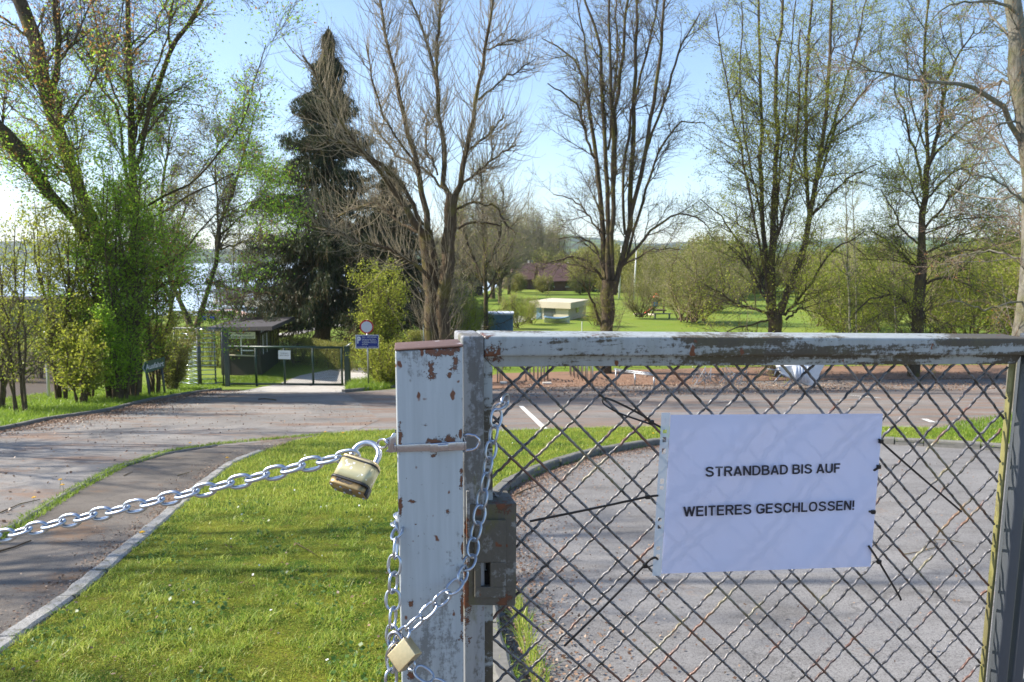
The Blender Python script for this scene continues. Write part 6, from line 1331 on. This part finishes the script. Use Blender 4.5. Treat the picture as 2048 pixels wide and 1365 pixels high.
f_ = np.sin(x * 9 + 2 * np.sin(y * 6)) * np.sin(y * 8 + 1.5 * np.sin(x * 7 + 1)) + .5 * np.sin(x * 23 + y * 17) * np.sin(y * 19 - x * 11)
k_ = rs.rand(len(x)) < np.clip(.45 + .6 * f_, .10, 1); x, y, f_ = x[k_], y[k_], f_[k_]
blades('grass', x, y, LOFF - .004, .030 * (1 + .7 * np.clip(f_, -.6, 1)), .0042, 'grass', 1, 'short mossy grass of the lawn strip around the post', .8)
x, y = scatter(rs, LAWN, 90000, (-4, 2.6, 3, 7.5), lambda x, y: near(x, y) * (np.abs(x) < y * .75 + .3)); c = np.stack([x, y, gzv(y) + LOFF + rs.uniform(.0, .012, len(x))], 1)
o = leaves(rs, c, .011, 'moss', M['moss'], None, .45, .2); tag(o, 'yellow green moss filling the near lawn between the grass clumps', 'moss', None, 'stuff')
x, y = scatter(rs, LAWN, 1500, (-3, 2.6, 2.6, 6), lambda x, y: near(x, y) * (np.sin(x * 3.1 + 2) * np.sin(y * 3.7) > .25)); blades('grass', x, y, LOFF - .004, .075, .0055, 'grass', 21, 'taller coarse grass tufts in the near lawn', .6)
x, y = scatter(rs, LAWN, 60000, (-5, 6.5, 12, 14.5), lambda x, y: (np.abs(x) < y * .72 + .5) * .9)
blades('grass', x, y, LOFF - .004, .055, .006, 'grass', 2, 'far grass of the lawn strip between the road and the driveway')
# clumps of long grass at the driveway kerb
def along(pts, n, rs, side, jit):
    P = np.array([gp(a, b)[:2] for a, b in pts]); seg = np.linalg.norm(np.diff(P, axis=0), axis=1); i = rs.choice(len(seg), n, p=seg / seg.sum()); f = rs.rand(n)[:, None]; d = (P[i + 1] - P[i]) / seg[i][:, None]
    q = P[i] * (1 - f) + P[i + 1] * f; o = rs.uniform(jit[0], jit[1], n)[:, None] * side; return q[:, 0] - d[:, 1] * o[:, 0], q[:, 1] + d[:, 0] * o[:, 0]
x, y = along([(1080, 1400), (1060, 1340), (1040, 1270), (1028, 1225)], 260, rs, -1, (-.02, .06)); cl = rs.randint(0, 12, 260); x = x + 0; 
blades('grass', x, y, .01, .15, .006, 'grass', 3, 'long grass tufts growing at the foot of the driveway kerb', .35)
x, y = along(RK[6:11], 260, rs, -1, (-.02, .05)); blades('grass', x, y, .01, .07, .008, 'grass_verge', 4, 'weeds at the foot of the curved kerb behind the gate', .5)
x, y = along(LK[::-1], 2600, rs, 1, (-.06, .02)); blades('grass', x, y, .02, .06, .005, 'grass', 5, 'grass growing over the edge of the near kerb', .6)
x, y = along([(-300, 1255), (0, 1062), (130, 984), (230, 934), (330, 904), (430, 889), (560, 877), (650, 869), (760, 868)], 6000, rs, 1, (-.17, -.02)); blades('grass', x, y, .01, .05, .007, 'grass_verge', 6, 'strip of weeds along the thin kerb between road and footpath', .6)
VER = [(-500, 900), (0, 860), (100, 838), (210, 822), (300, 799), (380, 785), (445, 777), (440, 770), (330, 765), (200, 778), (0, 800), (-500, 830)]
x, y = scatter(rs, VER, 42000); blades('grass', x, y, 0, .12, .013, 'grass_verge', 7, 'fresh green grass verge along the left side of the road', .5)
x, y = scatter(rs, [(690, 784), (760, 781), (800, 774), (860, 766), (860, 752), (700, 765)], 9000); blades('grass', x, y, 0, .26, .02, 'grass_verge', 8, 'grass and weeds below the traffic sign', .5)
x, y = scatter(rs, [(453, 772), (520, 771), (580, 755), (520, 752), (450, 757), (340, 760), (350, 772)], 12000); blades('grass', x, y, 0, .10, .02, 'grass_verge', 9, 'grass in front of the ticket kiosk', .5)
x, y = scatter(rs, [(1850, 880), (2048, 895), (2300, 900), (2300, 840), (2020, 838), (1930, 850)], 9000); blades('grass', x, y, .06, .10, .012, 'grass_verge', 10, 'grass around the foot of the trunk at the right edge', .5)
# clover and broad leaves
x, y = scatter(rs, LAWN, 5200, (-3, 2.8, 2.5, 7), lambda x, y: near(x, y) * (np.sin(x * 5 + 1) * np.sin(y * 4 + x * 3) > .1)); c = np.stack([x, y, gzv(y) + LOFF + rs.uniform(.01, .035, len(x))], 1)
o = leaves(rs, c, .026, 'clover', M['clover'], None, .8, .55); tag(o, 'patches of clover and plantain in the near lawn', 'ground cover', None, 'stuff')
# leaf litter
def litter(poly, n, size, off, label, seed, box=None, dens=None, px=True, xy=None):
    rs = np.random.RandomState(seed); x, y = xy if xy is not None else scatter(rs, poly, n, box, dens, px); c = np.stack([x, y, gzv(y) + off + rs.uniform(.003, .014, len(x))], 1)
    o = leaves(rs, c, size, 'leaf_litter', M['leaf_litter'], None, .7, .72); tag(o, label, 'fallen leaves', None, 'stuff'); return o
def band(pts, lay, side, seed):
    rs = np.random.RandomState(seed); q = [along(pts, n, rs, side, jt) for n, jt in lay]; return np.concatenate([a[0] for a in q]), np.concatenate([a[1] for a in q])
litter(None, 0, .022, .02, 'dry brown leaves heaped along the inside of the curved kerb', 1, xy=band(RK[:12], [(5200, (0, .16)), (4200, (0, .34)), (2600, (0, .6)), (900, (0, 1.1))], -1, 3))
litter([(1250, 1420), (1000, 1000), (1300, 900), (1960, 905), (2300, 960), (2300, 1420)], 1000, .022, .02, 'scattered bits of dry leaf on the grey driveway', 2)
litter(None, 0, .020, .014, 'dry leaves and debris on the footpath beside the near kerb', 3, xy=band(LK[::-1], [(2200, (.10, .20)), (1800, (.10, .33)), (900, (.1, .6))], 1, 4))
litter(None, 0, .045, .012, 'brown leaves along the left edge of the road', 4, xy=band(EDGE, [(4500, (0, .35)), (3500, (0, .8)), (1800, (0, 1.6))], -1, 5))
litter([(1000, 800), (2048, 780), (2048, 745), (1500, 745), (1000, 765)], 9000, .07, .03, 'brown leaves covering the far side of the car park', 5)
litter(LAWN, 330, .022, LOFF + .02, 'single dry leaves lying in the lawn', 6, (-3, 2.8, 2.5, 8), near)
litter(ROAD, 1500, .04, .012, 'scattered dry leaves on the road', 7, (-12, 4, 3, 20))
x, y = scatter(rs, LAWN, 130, (-3, 3, 8, 14)); c = np.stack([x, y, gzv(y) + LOFF + .04], 1); o = leaves(rs, c, .017, 'daisies', M['daisy'], None, 1, .6); tag(o, 'tiny white daisies sprinkled over the lawn', 'flowers', None, 'stuff')
# dandelions
def dandelion(x, y, off, h, lab, seed):
    rs = random.Random(seed); b = gp(x, y) + [0, 0, off]; t = thing('dandelion', b, lab, 'flower', 'dandelions in the grass')
    m = MB(); tip = b + np.array([rs.uniform(-.01, .01), rs.uniform(-.01, .01), h]); m.tube([b, (b + tip) / 2 + [.004, 0, 0], tip], .0018, 5); m.obj('stem', M['clover'], t)
    m = MB()
    for ring, (r, n, z) in enumerate(((.024, 20, 0), (.018, 16, .004), (.010, 10, .007))):
        for k in range(n):
            a = 6.283 * k / n + ring; d = np.array([math.cos(a), math.sin(a), 0]); s_ = np.array([-math.sin(a), math.cos(a), 0]) * .0026
            m.add([tip + d * .002 + [0, 0, z], tip + d * r * .7 - s_ + [0, 0, z + .003], tip + d * r + [0, 0, z + .002], tip + d * r * .7 + s_ + [0, 0, z + .003]], [(0, 1, 2, 3)])
    m.obj('flower_head', M['dandelion'], t)
for i, (x, y, off, h, lab) in enumerate([(120, 985, .03, .10, 'upper dandelion of the pair by the thin kerb at the left'), (127, 990, .03, .07, 'lower dandelion of the pair by the thin kerb at the left'), (66, 1015, .03, .06, 'dandelion left of the pair by the thin kerb'), (456, 935, .06, .06, 'dandelion beside the footpath above the taut chain'), (288, 1090, .03, .07, 'dandelion on the debris beside the near kerb below the chain'),
  (380, 897, .03, .05, 'tiny dandelion on the weed strip beyond the footpath'), (650, 878, .05, .06, 'dandelion left of the big padlock at the lawn edge'), (687, 878, .05, .05, 'small dandelion just above the padlock shackle'), (1012, 866, .06, .05, 'dandelion seen through the mesh beside the chain'), (1307, 882, .07, .05, 'dandelion seen through the mesh near the notice'),
  (672, 788, .0, .12, 'dandelion at the right foot of the green gate'), (757, 770, .0, .2, 'dandelion under the traffic sign, left one'), (779, 770, .0, .2, 'dandelion under the traffic sign, right one')]): dandelion(x, y, off, h, lab, i)
# sticks
def stick(pts, r, lab, off=.02):
    m = MB(); P = [gp(x, y) + [0, 0, off + r] for x, y in pts]; m.tube(P, [r * (1 - .5 * i / len(P)) for i in range(len(P))], 5); o = m.obj('stick', M['bark_brown'], None, True); tag(o, lab, 'stick')
stick([(-5, 1110), (30, 1100), (62, 1087)], .008, 'thick dead stick on the footpath at the left edge below the chain', .014)
stick([(0, 1030), (40, 1012), (80, 1003)], .006, 'thin stick lying on the road left of the dandelions', .012)
stick([(248, 955), (258, 950), (265, 947)], .005, 'tiny stick on the footpath', .014)
stick([(355, 955), (378, 948)], .005, 'short twig on the footpath above the taut chain', .014)
stick([(517, 801), (530, 800), (552, 803)], .02, 'dark branch lying on the road before the green gate', .012)
stick([(1806, 1116), (1840, 1110), (1868, 1102), (1872, 1092), (1864, 1082)], .004, 'curved thin twig on the driveway right of the notice', .02)
stick([(1866, 1085), (1900, 1086), (1925, 1092)], .003, 'straight thin twig on the driveway by the right edge of the mesh', .02)
stick([(1030, 1000), (1050, 990), (1075, 981)], .009, 'grey stick lying on the leaves by the curved kerb', .04)
stick([(590, 1110), (620, 1128), (635, 1138)], .003, 'pale broken twig in the lawn below the big padlock', LOFF + .02)

# ------------------------------------------------------------------ haze
hz = MB(); hz.box((300, 1600, 96), (7600, 3300, 220)); hb = hz.obj('haze', None, None); hb['kind'] = 'stuff'
hb.scale = (1, 1, 1)
n = bpy.data.materials.new('haze'); n.use_nodes = True; n.node_tree.nodes.remove(n.node_tree.nodes['Principled BSDF']); pv_ = n.node_tree.nodes.new('ShaderNodeVolumePrincipled')
pv_.inputs['Color'].default_value = (.80, .88, 1, 1); pv_.inputs['Density'].default_value = .00015; pv_.inputs['Anisotropy'].default_value = .2
n.node_tree.links.new(pv_.outputs[0], n.node_tree.nodes['Material Output'].inputs['Volume']); hb.data.materials.append(n)
